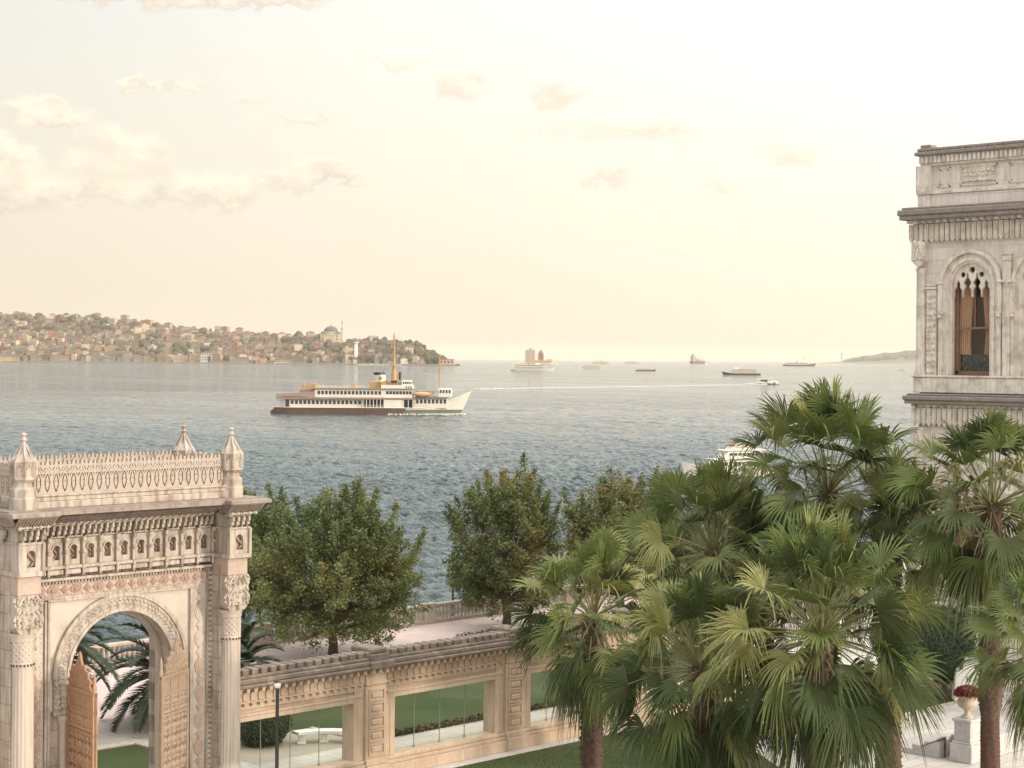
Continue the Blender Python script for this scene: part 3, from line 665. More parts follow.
# ================================================================== THE GATE
def scroll(sx_, sz_, th=.15):
    def f(x, z, w, h_):
        a = np.sin(sx_*x+1.7*np.sin(sz_*z)); b_ = np.sin(sz_*z+1.7*np.sin(sx_*x+.8)); return np.clip((a*b_+th)*2.2, 0, 1)
    return f
def medallions(step, ph=0, horiz=False):
    def f(x, z, w, h_):
        if horiz: x, z, w, h_ = z, x, h_, w
        k = np.floor(z/step+ph); c = (k+.5-ph)*step; dx = (x-w/2)/(w*.36); dz = (z-c)/(step*.43)
        dia = np.abs(dx)+np.abs(dz); cir = np.sqrt(dx*dx+dz*dz)
        d = np.where(k % 2 == 0, dia, cir)
        H = np.clip((1.05-d)*5, 0, 1)*(.75+.25*np.cos(d*12)); stem = (np.abs(x-w/2) < w*.06)*.5
        leaf = np.clip(np.sin(z*38)*np.sin(x*40), 0, 1)*.35*(d > 1.15)
        return np.maximum(np.maximum(H, stem), leaf)
    return f
def lattice(k):
    return lambda x, z, w, h_: np.maximum(np.abs(np.sin((x+z)*k)) > .8, np.abs(np.sin((x-z)*k)) > .8)*1.0
def beads(k):
    return lambda x, z, w, h_: np.clip(np.sin(x*k)*1.4, 0, 1)*np.sin(np.clip(z/h_, 0, 1)*math.pi)

g = empty('stone_gate', (31.95, 49.0, 0), 0, 'tall carved marble gateway with an arch, fluted columns and a pierced crest', 'gate')
# body: front wall with the arch, side piers, hidden rear
mb = MB()
mb.archwall(-2.75, 2.75, 0, 8.6, 0, 1.94, 5.45, .62, 1.45, n=40)
mb.box(-4.45, -2.75, .62, 3.1, 0, 8.6); mb.box(2.75, 4.45, .62, 3.1, 0, 8.6)
mb.box(-2.75, 2.75, 2.75, 3.1, 7.7, 8.6)
for s in (-1, 1):
    mb.cbox(s*3.85-.6, s*3.85+.6, -.55, .62, 0, .55, .03); mb.cbox(s*3.85-.52, s*3.85+.52, -.47, .6, .55, 1.35, .03); mb.cbox(s*3.85-.58, s*3.85+.58, -.52, .62, 1.35, 1.5, .03)
    mb.box(s*3.85-.405, s*3.85+.405, .0, .62, 1.5, 8.6)
mb.build('wall', K['marble_block'], g)
mb = MB()
for s in (-1, 1):      # narrow pink inlaid side panels outside the columns
    x0, x1 = sorted((s*4.37, s*4.47)); mb.box(x0, x1, .56, .68, 5.6, 6.9)
mb.build('inlay', K['marble_pink'], g)
# archivolt
mb = MB()
carve = lambda x, z, w, h_: np.clip(scroll(21, 19, .1)(x, z, w, h_), 0, 1)*np.clip(np.minimum(z-.09, h_-.09-z)*25, 0, 1)
mb.ring(0, 5.45, 1.94, 2.42, .50, .14, carve, .045, n=300, m=20)
for r0, r1, y in ((1.90,2.0,.46),(2.38,2.50,.45)): mb.ring(0, 5.45, r0, r1, y, .2, n=60, m=1)
mb.build('archivolt', K['marble'], g)
mb = MB()
for s in (-1, 1):
    mb = MB(); a0, a1 = sorted((s*1.94, s*2.44)); mb.relief(a0, a1, 4.5, 5.45, .50, scroll(19, 17), .05, .02); mb.box(a0, a1, .505, .64, 4.42, 5.45)
    mb.cbox(a0-.03, a1+.03, .46, .66, 4.3, 4.42, .02)
    mb.build('impost', K['marble'], g)
for s in (-1, 1):      # slim shafts under the arch
    mb = MB(); mb.lathe(s*2.13, .52, [(.2,0),(.2,.3),(.13,.4),(.13,4.05),(.17,4.1),(.19,4.3)], 14); mb.build('shaft', K['column'], g)
# inner face of the arch, a smooth pale reveal
mb = MB(); th = np.linspace(0, math.pi, 41)
for r0, y0, y1 in ((1.93, .66, 1.0),):
    Gd = np.stack([np.stack([r0*np.cos(th), np.full(41, yy), 5.45+r0*np.sin(th)], 1) for yy in (y0, y1)], 1); mb.grid(Gd, 0, True)
mb.ring(0, 5.45, 1.80, 1.95, 1.12, .2, n=50, m=1)
for s in (-1, 1):
    a0, a1 = sorted((s*1.80, s*1.95)); mb.box(a0, a1, 1.12, 1.32, 0, 5.45)
mb.build('arch_reveal', K['marble_panel'], g)
# spandrel panel, frame mouldings
mb = MB(); mb.archwall(-2.62, 2.62, 4.45, 7.86, 0, 2.46, 5.45, .575, .63, n=40); mb.build('spandrel', K['marble_panel'], g)
mb = MB()
for s in (-1, 1):
    for a0, a1, y in ((2.60,2.68,.47),(2.68,2.76,.52)):
        b0, b1 = sorted((s*a0, s*a1)); mb.box(b0, b1, y, .64, 0, 7.88)
mb.box(-2.68, 2.68, .47, .64, 7.86, 7.93); mb.box(-2.76, 2.76, .52, .64, 7.93, 8.0)
mb.build('frame', K['marble'], g)
# medallion strips
for s in (-1, 1):
    a0, a1 = sorted((s*2.77, s*3.28)); mb = MB()
    c = (a0+a1)/2; mb.relief(a0, a1, 0, 8.52, .60, scroll(30, 21, -.35), .022, .022, 1); mb.box(a0, a1, .605, .64, 0, 8.52, 1); k = 0; z = .3
    while z < 8.4:
        q = 0 if z < 5.3 else 1; hw_, hh_ = (.17, .26) if k % 2 else (.12, .17)
        if k % 2: mb.disc(c, z, hw_, hh_, .565, .60, 16, q); mb.disc(c, z, hw_*.7, hh_*.7, .545, .57, 14, q); mb.disc(c, z, hw_*.3, hh_*.3, .53, .55, 10, q)
        else: mb.prism([(c-hw_,z),(c,z+hh_),(c+hw_,z),(c,z-hh_)], .56, .60, q); mb.prism([(c-hw_*.6,z),(c,z+hh_*.6),(c+hw_*.6,z),(c,z-hh_*.6)], .54, .57, q)
        mb.box(c-.02, c+.02, .58, .6, z+hh_, z+hh_+.1, q)
        z += .45; k += 1
    mb.build('carved_strip', [K['ornament'], K['marble_panel']], g)
    mb = MB(); a0, a1 = sorted((s*3.30, s*3.50)); mb.box(a0, a1, .54, .64, 0, 8.52)
    c = (a0+a1)/2; z = .1
    while z < 8.4: mb.cbox(c-.055, c+.055, .47, .56, z, z+.11, .02); z += .17
    mb.box(a0+.004, a0+.03, .49, .63, 0, 8.515); mb.box(a1-.03, a1-.004, .49, .63, 0, 8.515)
    mb.build('beaded_strip', K['marble'], g)
mb = MB(); mb.relief(-3.28, 3.28, 8.02, 8.4, .555, scroll(24, 18, -.3), .025, .022, 0); mb.box(-3.28, 3.28, .56, .61, 8.0, 8.4, 0); x = -2.9; k = 0
while x < 3.0:
    hx_, hz2 = (.2, .15) if k % 2 else (.13, .12)
    if k % 2:
        for q in range(7): a = q*.9; mb.disc(x+hx_*.6*math.cos(a), 8.21+hz2*.55*math.sin(a), hx_*.38, hz2*.38, .51+.004*q, .56, 9, 1)
        mb.disc(x, 8.21, hx_*.35, hz2*.4, .49, .56, 10, 1)
    else: mb.prism([(x-hx_,8.21),(x,8.21+hz2),(x+hx_,8.21),(x,8.21-hz2)], .51, .56, 1); mb.disc(x, 8.21, .05, .05, .49, .52, 8, 1)
    mb.box(x+hx_, x+.40-hx_, .53, .56, 8.195, 8.225, 1)
    x += .41; k += 1
mb.build('carved_frieze', [K['marble_pink'], K['ornament_dark']], g)
mb = MB(); mb.cbox(-3.5, 3.5, .42, .64, 8.5, 8.6, .02); x = -3.45
while x < 3.4: mb.cbox(x, x+.07, .5, .62, 8.41, 8.49, .01); x += .115
mb.build('moulding', K['marble'], g)
# fluted columns
for s in (-1, 1):
    mb = MB(); fl = lambda th, z: 1-.075*np.abs(np.cos(th*10))**.6*(1 if 2.0 < z < 6.12 else 0)
    mb.lathe(s*3.85, 0, [(.46,1.5),(.46,1.58),(.40,1.66),(.45,1.78),(.40,1.9),(.375,2.02)]+[(.375-.02*i/7, 2.05+4.03*i/7) for i in range(8)]+[(.35,6.15),(.35,6.2)], 80, rfn=fl)
    mb.build('column', K['column'], g)
    mb = MB(); dots = lambda th, z: 1+0*th
    mb.lathe(s*3.85, 0, [(.36,6.18),(.36,6.24),(.345,6.26)], 40)
    nz_, na = 40, 120; T, Z = np.meshgrid(np.linspace(0, 2*math.pi, na+1), np.linspace(6.26, 6.86, nz_+1)); kk = 12
    Hh = np.maximum(np.abs(np.sin((T*kk/2+(Z-6.26)*17))) > .72, np.abs(np.sin((T*kk/2-(Z-6.26)*17))) > .72)*.022
    Rr2 = .34+Hh; mb.grid(np.stack([s*3.85+Rr2*np.cos(T), Rr2*np.sin(T), Z], 2), 0)
    for i in range(20):
        a = i/20*6.283; mb.cbox(s*3.85+.36*math.cos(a)-.02, s*3.85+.36*math.cos(a)+.02, .36*math.sin(a)-.02, .36*math.sin(a)+.02, 6.12, 6.19, .005, 1)  # ring of small near-black blocks round the column neck
    mb.lathe(s*3.85, 0, [(.37,6.86),(.39,6.9),(.37,6.95),(.40,7.0),(.42,7.12)], 40)
    mb.build('necking', [K['column'], K['dark']], g)
    # block capital with carved leaf work and hanging scrolls
    mb = MB(); c = s*3.85
    sc = lambda x, z, w, h_: np.clip(scroll(17, 14, .05)(np.abs(x-w/2), z, w, h_), 0, 1)
    mb.relief(c-.42, c+.42, 7.28, 8.28, -.44, sc, .06, .018); mb.box(c-.42, c+.42, -.435, .1, 7.28, 8.28)
    mb.prism([(c-.42,7.28),(c+.42,7.28),(c+.3,7.12),(c-.3,7.12)], -.42, .1)
    for q in (-1, 1):
        mb.tube([(c+q*(.42+.06*math.sin(a)), -.36, 7.36+.09*a) for a in np.linspace(0, 9.5, 30)], .055, 8)
        mb.tube([(c+q*.3+.12*math.cos(a)*(1-a/12), -.47, 7.45+.12*math.sin(a)*(1-a/12)) for a in np.linspace(0, 8, 24)], .035, 6)
        mb.tube([(c+q*.22+.1*math.cos(a)*(1-a/12), -.47, 8.08+.1*math.sin(a)*(1-a/12)) for a in np.linspace(0, 8, 24)], .03, 6)
    mb.tube([(c, -.48, 7.1), (c, -.5, 7.4)], [.02,.05], 8)
    mb.build('capital', K['marble'], g)
    mb = MB(); mb.cbox(c-.40, c+.40, -.42, .62, 8.28, 8.9, .02); mb.build('pier_block', K['marble_pink'], g)
# entablature: niche frieze, bracket row, beads
mb = MB(); mb.box(-4.4, 4.4, .72, 3.6, 8.6, 10.4); mb.build('entablature_core', K['marble'], g)
mb = MB()
xs = np.linspace(-3.38, 3.38, 12)
for i in range(11):
    a0, a1 = xs[i]+.06, xs[i+1]-.06; c = (a0+a1)/2
    mb.archwall(a0, a1, 8.98, 9.82, c, .12, 9.5, .42, .56, n=10, zb=9.16); mb.box(a0, a1, .60, .72, 8.98, 9.82)
    mb.ring(c, 9.5, .12, .17, .38, .06, n=10, m=1)
    hook = MB(); hook.tube([(c+.02+.07*math.sin(t_*4.6), .54, 9.22+.30*t_) for t_ in np.linspace(0, 1, 9)], [.02,.025,.028,.03,.03,.028,.026,.02,.015], 6); hook.build('niche_ornament', K['ornament_dark'], g)
    mb.cbox(a0-.02, a1+.02, .3, .5, 8.88, 8.99, .02)
    for z0, z1, k in ((8.70,8.86,.0),(9.84,9.9,.0)): mb.cbox(a0, a1, .36+k, .6, z0, z1, .02)
for i in range(12):
    c = xs[i]; mb.cbox(c-.055, c+.055, .27, .5, 8.84, 8.98, .015); mb.cbox(c-.045, c+.045, .31, .55, 8.98, 9.8, .015); mb.cbox(c-.06, c+.06, .25, .5, 9.35, 9.45, .015); mb.cbox(c-.065, c+.065, .24, .5, 9.72, 9.86, .015)
    mb.lathe(c, .33, [(.01,8.62),(.05,8.7),(.055,8.78),(.03,8.86)], 8)
for s in (-1, 1):
    c = s*3.85; mb.archwall(c-.4, c+.4, 8.98, 9.82, c, .15, 9.48, -.5, -.36, n=12, zb=9.12); mb.box(c-.4, c+.4, -.34, .72, 8.9, 10.35)
    mb.cbox(c-.46, c+.46, -.56, .6, 8.84, 8.99, .02); mb.cbox(c-.44, c+.44, -.54, .6, 9.8, 9.88, .02)
    for q in (-1, 1): mb.cbox(c+q*.4-.05, c+q*.4+.05, -.58, -.4, 8.9, 9.84, .015)
    hook = MB(); hook.tube([(c+.03+.1*math.sin(t_*4.6), -.42, 9.16+.38*t_) for t_ in np.linspace(0, 1, 9)], .035, 6); hook.build('niche_ornament', K['ornament_dark'], g)
    # return of the projecting block
    for y in (-.1, .28): mb.box(c-s*.42, c-s*.42+.001*0+(-s*.03 if s > 0 else .03), y-.05, y+.05, 8.98, 9.8) if False else None
mb.build('niche_frieze', K['marble'], g)
mb = MB()
def runline(fn, step, x0=-4.4, x1=4.4):
    x = x0
    while x < x1: fn(x); x += step
def brk(x):
    y = -.52 if 3.42 < abs(x+.05) < 4.3 else (.36 if abs(x+.05) <= 3.42 else .3)
    mb.cbox(x, x+.11, y-.1, y+.36, 9.95, 10.18, .015); mb.cbox(x+.012, x+.098, y-.16, y+.1, 10.08, 10.24, .015); mb.cbox(x+.03, x+.08, y-.02, y+.2, 9.84, 9.95, .01)
runline(brk, .212)
mb.box(-3.42, 3.42, .3, .72, 10.22, 10.30)
for s in (-1, 1): a0, a1 = sorted((s*3.4, s*4.3)); mb.box(a0, a1, -.56, .72, 10.24, 10.31)
mb.build('bracket_row', K['marble'], g)
mb = MB()
def bead(x):
    y = -.70 if 3.3 < abs(x) < 4.42 else .14
    mb.ellip((x, y, 10.34), (.065, .065, .06), 0, 8, 6)
runline(bead, .235, -4.35, 4.4)
mb.tube([(-3.3,.16,10.34),(3.3,.16,10.34)], .03, 6)
for s in (-1, 1): mb.tube([(s*3.3,-.68,10.34),(s*4.42,-.68,10.34)], .03, 6)
mb.build('bead_row', K['marble_panel'], g)
# cornice: sloping ribbed soffit under a thin dark slab, breaking forward over the columns
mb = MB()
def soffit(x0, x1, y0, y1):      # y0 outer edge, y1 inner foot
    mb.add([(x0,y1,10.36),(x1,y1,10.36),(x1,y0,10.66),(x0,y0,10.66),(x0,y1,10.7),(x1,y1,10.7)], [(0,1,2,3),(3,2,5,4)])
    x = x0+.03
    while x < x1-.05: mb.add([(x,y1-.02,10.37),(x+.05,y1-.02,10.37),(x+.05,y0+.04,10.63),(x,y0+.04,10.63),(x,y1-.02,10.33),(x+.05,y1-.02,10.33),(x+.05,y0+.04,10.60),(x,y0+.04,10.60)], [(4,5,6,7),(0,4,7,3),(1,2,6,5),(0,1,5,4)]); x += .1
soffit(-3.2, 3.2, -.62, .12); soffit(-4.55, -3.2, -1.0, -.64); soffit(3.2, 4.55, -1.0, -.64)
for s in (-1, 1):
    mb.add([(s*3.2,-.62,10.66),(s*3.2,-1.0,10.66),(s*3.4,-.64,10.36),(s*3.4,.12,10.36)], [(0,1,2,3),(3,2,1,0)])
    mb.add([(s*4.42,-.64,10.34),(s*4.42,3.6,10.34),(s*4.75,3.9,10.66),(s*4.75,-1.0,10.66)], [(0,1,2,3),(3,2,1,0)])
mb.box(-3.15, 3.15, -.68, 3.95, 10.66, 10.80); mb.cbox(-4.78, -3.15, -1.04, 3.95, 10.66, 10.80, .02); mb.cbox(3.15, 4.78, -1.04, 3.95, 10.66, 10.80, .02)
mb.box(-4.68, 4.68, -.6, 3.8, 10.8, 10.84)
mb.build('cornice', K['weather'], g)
# plinth and pierced crest
mb = MB()
for y in (-.12, 2.72):
    mb.cbox(-3.75, 3.75, y-.12, y+.26, 10.84, 11.05, .02); mb.cbox(-3.75, 3.75, y-.05, y+.2, 11.05, 11.2, .02); mb.cbox(-3.75, 3.75, y-.09, y+.22, 11.2, 11.26, .015)
for s in (-1, 1): mb.cbox(s*3.85-.14, s*3.85+.14, .1, 2.8, 10.84, 11.2, .02)
mb.build('parapet_plinth', K['marble'], g)
def crest_fn(L):
    n_ = round(L/.30); st = L/n_
    def f(x, z):
        u = (x/st) % 1.0; d = np.abs(u-.5)*2     # 0 centre of a unit, 1 between units
        zz = z/1.08
        lens = .80*np.sin(np.clip(zz/.66, 0, 1)*math.pi*.94+.12)      # half width of pointed oval
        ringo = (np.abs(d-lens) < .17) & (zz < .70)
        core = (d < lens-.42) & (zz > .1) & (zz < .56) & (np.abs(np.sin(z*24)) > .15)
        inter = (d > lens+.1) & (zz < .25)
        stem = (d > .86) & (zz < .80)
        up = (zz > .58) & (zz < .80) & (np.abs(np.sin(d*5.2+z*16)) > .42)
        tip = (zz >= .78) & (d < .5*(1.0-zz)/.22+.06) & (zz < 1.0)
        tip2 = (zz >= .78) & (zz < .92) & (d > .75)
        base = zz < .05
        rail = (np.abs(zz-.80) < .025)
        return ringo | core | inter | stem | up | tip | tip2 | base | rail
    return f
for y in (-.03, 2.78):
    mb = MB(); mb.pierced(-3.5, 3.5, 11.26, 12.34, y, y+.1, crest_fn(7.0), .02); mb.build('crest', K['crest'], g)
mb = MB(); pc = MB(); pc.pierced(0, 2.2, 11.2, 12.28, 0, .1, crest_fn(2.2), .025)
for s in (-1, 1):
    for V, (F, m_, q) in zip(pc.v, pc.f): mb.add(np.stack([s*3.85+V[:, 1]-.05, V[:, 0]+.35, V[:, 2]], 1), F)
mb.build('side_crest', K['crest'], g)
for s in (-1, 1):
    for y in (0, 2.75):
        mb = MB(); c = s*3.85
        F_ = lambda P_: [(q[0], 10.84+(q[1]-10.84)*.915) for q in P_]
        mb.lathe(c, y, F_([(.42,10.84),(.42,11.2),(.39,11.24),(.39,11.5),(.33,11.56),(.28,11.62),(.28,11.72),(.36,11.8),(.40,11.84),(.385,11.95),(.385,12.38),(.405,12.42),(.36,12.50),(.27,12.60),(.185,12.72),(.125,12.86),(.085,13.0),(.065,13.09),(.13,13.13),(.075,13.18),(.06,13.25),(.10,13.32),(.03,13.38)]), 8, sm=False, rot=R(22.5), rfn=lambda th, z: 1+0*th)
        for i in range(8):
            a = R(22.5)+i*R(45); ca, sa = math.cos(a), math.sin(a)
            mb.tube([(c+.385*ca, y+.385*sa, 11.82), (c+.39*ca, y+.39*sa, 12.29), (c+.27*ca, y+.27*sa, 12.45), (c+.08*ca, y+.08*sa, 12.82)], [.035,.035,.03,.02], 6)
            a += R(22.5); ca, sa = math.cos(a), math.sin(a)
            mb.tube([(c+.36*ca-.10*sa*q, y+.36*sa+.10*ca*q, z) for q, z in ((-1,11.86),(-1,12.08),(0,12.22),(1,12.08),(1,11.86))], .022, 5)
        mb.build('finial', K['marble'], g)
# door leaves, open outwards
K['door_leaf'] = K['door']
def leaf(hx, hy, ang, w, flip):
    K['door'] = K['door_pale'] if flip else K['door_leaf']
    d = bpy.data.objects.new('door_leaf', None); COL.objects.link(d); d.parent = g; d.location = (hx, hy, 0); d.rotation_euler = (0, 0, ang)
    mb = MB(); ze = 5.25
    mb.box(0, w, -.04, .04, .15, ze)
    for x0, x1 in ((0,.12),(w-.14,w),(w*.36,w*.36+.05),(w*.64,w*.64+.05)): mb.box(x0, x1, -.075, .075, .15, ze+.02)
    for z in (.15, 1.3, 3.9, 4.6, 5.15): mb.box(0, w, -.07, .07, z, z+.11)
    mb.build('door_panel', K['door'], d)
    mb = MB()
    for sgn in (1, -1):
        q = MB(); q.relief(.13, w-.15, 4.03, 4.6, -.045, scroll(26, 22), .035, .022); q.relief(.13, w-.15, 1.42, 3.9, -.045, scroll(23, 15), .035, .024); q.relief(.13, w-.15, .3, 1.3, -.045, lattice(26), .03, .024); q.relief(.13, w-.15, 4.72, 5.14, -.045, beads(40), .03, .024)
        for V, (F, m_, s_) in zip(q.v, q.f):
            V = V.copy(); V[:, 1] *= sgn; mb.add(V, F if sgn > 0 else F[:, ::-1])
    mb.build('door_carving', K['door'], d)
    mb = MB(); fan = lambda x, z: (np.hypot((x-w*.42)/(w*.42), z/.78) < 1)*(1-.0*x) > 0
    cf = lambda x, z: ((np.hypot((x-w*.42)/(w*.44), z/.80) < .94+.06*np.cos(np.arctan2(z, (x-w*.42))*17)) & ((np.abs(np.sin(np.arctan2(z+.02, (x-w*.42))*8.5)) > .13) | (np.hypot((x-w*.42)/(w*.44), z/.8) > .86))) | ((np.abs(x-w*.42) < .16*(1.12-z)/.35) & (z > .74) & (z < 1.12))
    mb.pierced(0, w, ze+.02, ze+1.15, -.035, .035, cf, .02); 
    mb.lathe(w-.07, 0, [(.07,ze),(.07,ze+.2),(.045,ze+.26),(.06,ze+.4),(.03,ze+.5),(.01,ze+.62)], 10)
    mb.build('door_crest', K['door'], d)
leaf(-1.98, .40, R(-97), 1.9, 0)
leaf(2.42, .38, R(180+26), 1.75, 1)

# ================================================================== GLAZED COLONNADE WALL
gm = bpy.data.materials.new('clear_glass'); gm.use_nodes = True; t = gm.node_tree; t.nodes.clear()
o_ = t.nodes.new('ShaderNodeOutputMaterial'); tr = t.nodes.new('ShaderNodeBsdfTransparent'); gl = t.nodes.new('ShaderNodeBsdfGlossy'); fr = t.nodes.new('ShaderNodeFresnel'); ms = t.nodes.new('ShaderNodeMixShader')
tr.inputs[0].default_value = (.93,.96,.94,1); gl.inputs['Roughness'].default_value = .03; fr.inputs[0].default_value = 1.5
ge = t.nodes.new('ShaderNodeNewGeometry'); mm = t.nodes.new('ShaderNodeMath'); mm.operation = 'SUBTRACT'; mm.inputs[0].default_value = 1; t.links.new(ge.outputs['Backfacing'], mm.inputs[1]); m2 = t.nodes.new('ShaderNodeMath'); m2.operation = 'MULTIPLY'; t.links.new(mm.outputs[0], m2.inputs[0]); t.links.new(fr.outputs[0], m2.inputs[1]); t.links.new(m2.outputs[0], ms.inputs[0]); t.links.new(tr.outputs[0], ms.inputs[1]); t.links.new(gl.outputs[0], ms.inputs[2]); t.links.new(ms.outputs[0], o_.inputs[0])
K['glass'] = gm; K['joint'] = mat('joint_sealant', (.22,.25,.22), .5)
def colonnade(root, bays, x_start, step, first_pillar=True):
    """local x along the wall, front face at y=0, thickness .75"""
    L = bays*step; hw = .5; x0 = x_start
    mb = MB(); pz = K['wallstone']
    # plinth
    mb.cbox(x0-.5, x0+L+.5, -.22, .9, 0, .42, .02); mb.cbox(x0-.5, x0+L+.5, -.12, .85, .42, .56, .02); mb.cbox(x0-.5, x0+L+.5, -.06, .8, .56, .70, .03); mb.build('plinth', pz, root)
    mb = MB()
    mb.cbox(x0-.5, x0+L+.5, -.0, .75, 3.28, 3.92, .01)
    mb.cbox(x0-.5, x0+L+.5, -.07, .8, 3.50, 3.56, .01); mb.cbox(x0-.5, x0+L+.5, -.16, .9, 3.98, 4.08, .01)
    x = x0-.45
    while x < x0+L+.45:
        mb.cbox(x, x+.15, -.30, -.02, 3.90, 4.07, .02); mb.cbox(x+.03, x+.12, -.13, .0, 3.42, 3.52, .015); x += .33
    mb.build('frieze', pz, root)
    mb = MB(); x = x0-.45
    while x < x0+L+.45:          # upright leaf shaped bosses of the frieze
        mb.prism([(x+.05,3.58),(x+.23,3.58),(x+.26,3.78),(x+.2,3.88),(x+.08,3.88),(x+.02,3.78)][::-1], -.045, .01); x += .33
    mb.build('frieze_leaves', pz, root)
    mb = MB()
    mb.cbox(x0-.6, x0+L+.6, -.42, .92, 4.08, 4.20, .03); mb.cbox(x0-.6, x0+L+.6, -.34, .85, 4.20, 4.38, .04); mb.cbox(x0-.6, x0+L+.6, -.24, .70, 4.38, 4.50, .03)
    x = x0-.5; 
    while x < x0+L+.5: mb.cbox(x, x+.27+random.uniform(-.02,.02), -.20+random.uniform(-.015,.015), .42, 4.48, 4.70+random.uniform(-.012,.012), .03); x += .40
    mb.cbox(x0-.55, x0+L+.55, -.06, .40, 4.5, 4.67, .02)
    mb.build('coping', K['wallweather'], root)
    for i in range(bays+1):
        c = x0+i*step; p = MB()
        p.cbox(c-.95, c-.5, .02, .74, .7, 3.28, .02); p.cbox(c+.5, c+.95, .02, .74, .7, 3.28, .02)
        p.cbox(c-.5, c+.5, -.10, .78, .7, 4.0, .015)
        p.cbox(c-.55, c+.55, -.27, .95, 0, .5, .02); p.cbox(c-.53, c+.53, -.17, .9, .5, .72, .02)
        z = .86
        while z < 3.3:          # stacked rectangular raised panels
            p.box(c-.38, c+.38, -.15, -.09, z, z+.05); p.box(c-.38, c+.38, -.15, -.09, z+.39, z+.44); p.box(c-.38, c-.33, -.15, -.09, z+.05, z+.39); p.box(c+.33, c+.38, -.15, -.09, z+.05, z+.39); p.cbox(c-.25, c+.25, -.16, -.09, z+.12, z+.32, .03); z += .50
        q = [0]
        for k in range(3): p.cbox(c-.42+k*.33, c-.27+k*.33, -.38, -.1, 3.90, 4.07, .02)
        p.cbox(c-.52, c+.52, -.16, .85, 3.46, 3.56, .02)
        p.build('pillar', pz, root)
        p = MB(); p.cbox(c-.56, c+.56, -.5, 1.15, 4.09, 4.36, .03); p.cbox(c-.46, c+.46, -.32, 1.0, 4.36, 4.62, .03); p.cbox(c-.4, c+.4, -.26, .95, 4.62, 4.82, .05); p.build('pillar_cap', K['wallweather'], root)
    for i in range(bays):
        a0 = x0+i*step+.95; a1 = x0+(i+1)*step-.95; p = MB()
        p.box(a0, a1, .1, .7, 2.92, 3.28); p.cbox(a0-.32, a1+.32, -.03, .1, 3.04, 3.14, .015); p.cbox(a0-.2, a1+.2, -.005, .12, 2.86, 3.04, .015)
        for s, e in ((a0, 1), (a1, -1)): 
            q0, q1 = sorted((s-e*.2, s+e*.05)); p.cbox(q0, q1, -.005, .12, .70, 2.86, .015)
        p.cbox(a0-.05, a1+.05, -.04, .72, .66, .74, .02)
        p.build('opening_frame', pz, root)
        n_ = 4
        for k in range(n_):
            b0 = a0+.04+(a1-a0-.08)*k/n_; b1 = a0+.04+(a1-a0-.08)*(k+1)/n_; p = MB(); p.box(b0+.008, b1-.008, .38, .395, .745, 2.85); p.build('glass_pane', K['glass'], root)
        p = MB()
        for k in range(1, n_): b = a0+.04+(a1-a0-.08)*k/n_; p.box(b-.007, b+.007, .37, .405, .745, 2.85); p.cbox(b-.04,b+.04,.35,.42,.74,.83,.005)
        p.build('pane_joint', K['joint'], root)
w = empty('colonnade_wall', (43.5, 50.55, 0), 0, 'long cream limestone garden wall with glazed openings running right from the gate', 'wall')
colonnade(w, 4, -7.25, 7.25)
w2 = empty('colonnade_wall', (27.4, 50.55, 0), 0, 'weathered stub of the same glazed wall at the left edge behind the gate', 'wall')
colonnade(w2, 1, -7.9, 7.25)

# ================================================================== SEA BALUSTRADE
b0_ = empty('balustrade', (60, YQ, 0), 0, 'low pale stone balustrade with vase balusters along the sea edge', 'balustrade')
mb = MB(); mb.cbox(-45, 60, -.18, .18, .0, .2, .02); mb.build('base', K['balus'], b0_)
mb = MB(); mb.cbox(-45, 60, -.17, .17, .95, 1.12, .03); mb.build('rail', K['balus'], b0_)
for k in range(18):
    c = -44+k*6.0-.3+1.4; mb = MB(); mb.cbox(c-.42, c+.42, -.24, .24, 0, 1.18, .03); mb.build('post', K['balus'], b0_)
mb = MB(); x = -45
bal = [(.07,.2),(.09,.24),(.05,.3),(.10,.42),(.115,.52),(.06,.72),(.05,.8),(.085,.88),(.085,.95)]
while x < 60:
    c = (x+44-1.1) % 6.0
    if .45 < c < 5.55: mb.lathe(x, 0, bal, 8)
    x += .30
o = mb.build('balusters', K['balus'], b0_); tag(o, kind='stuff')

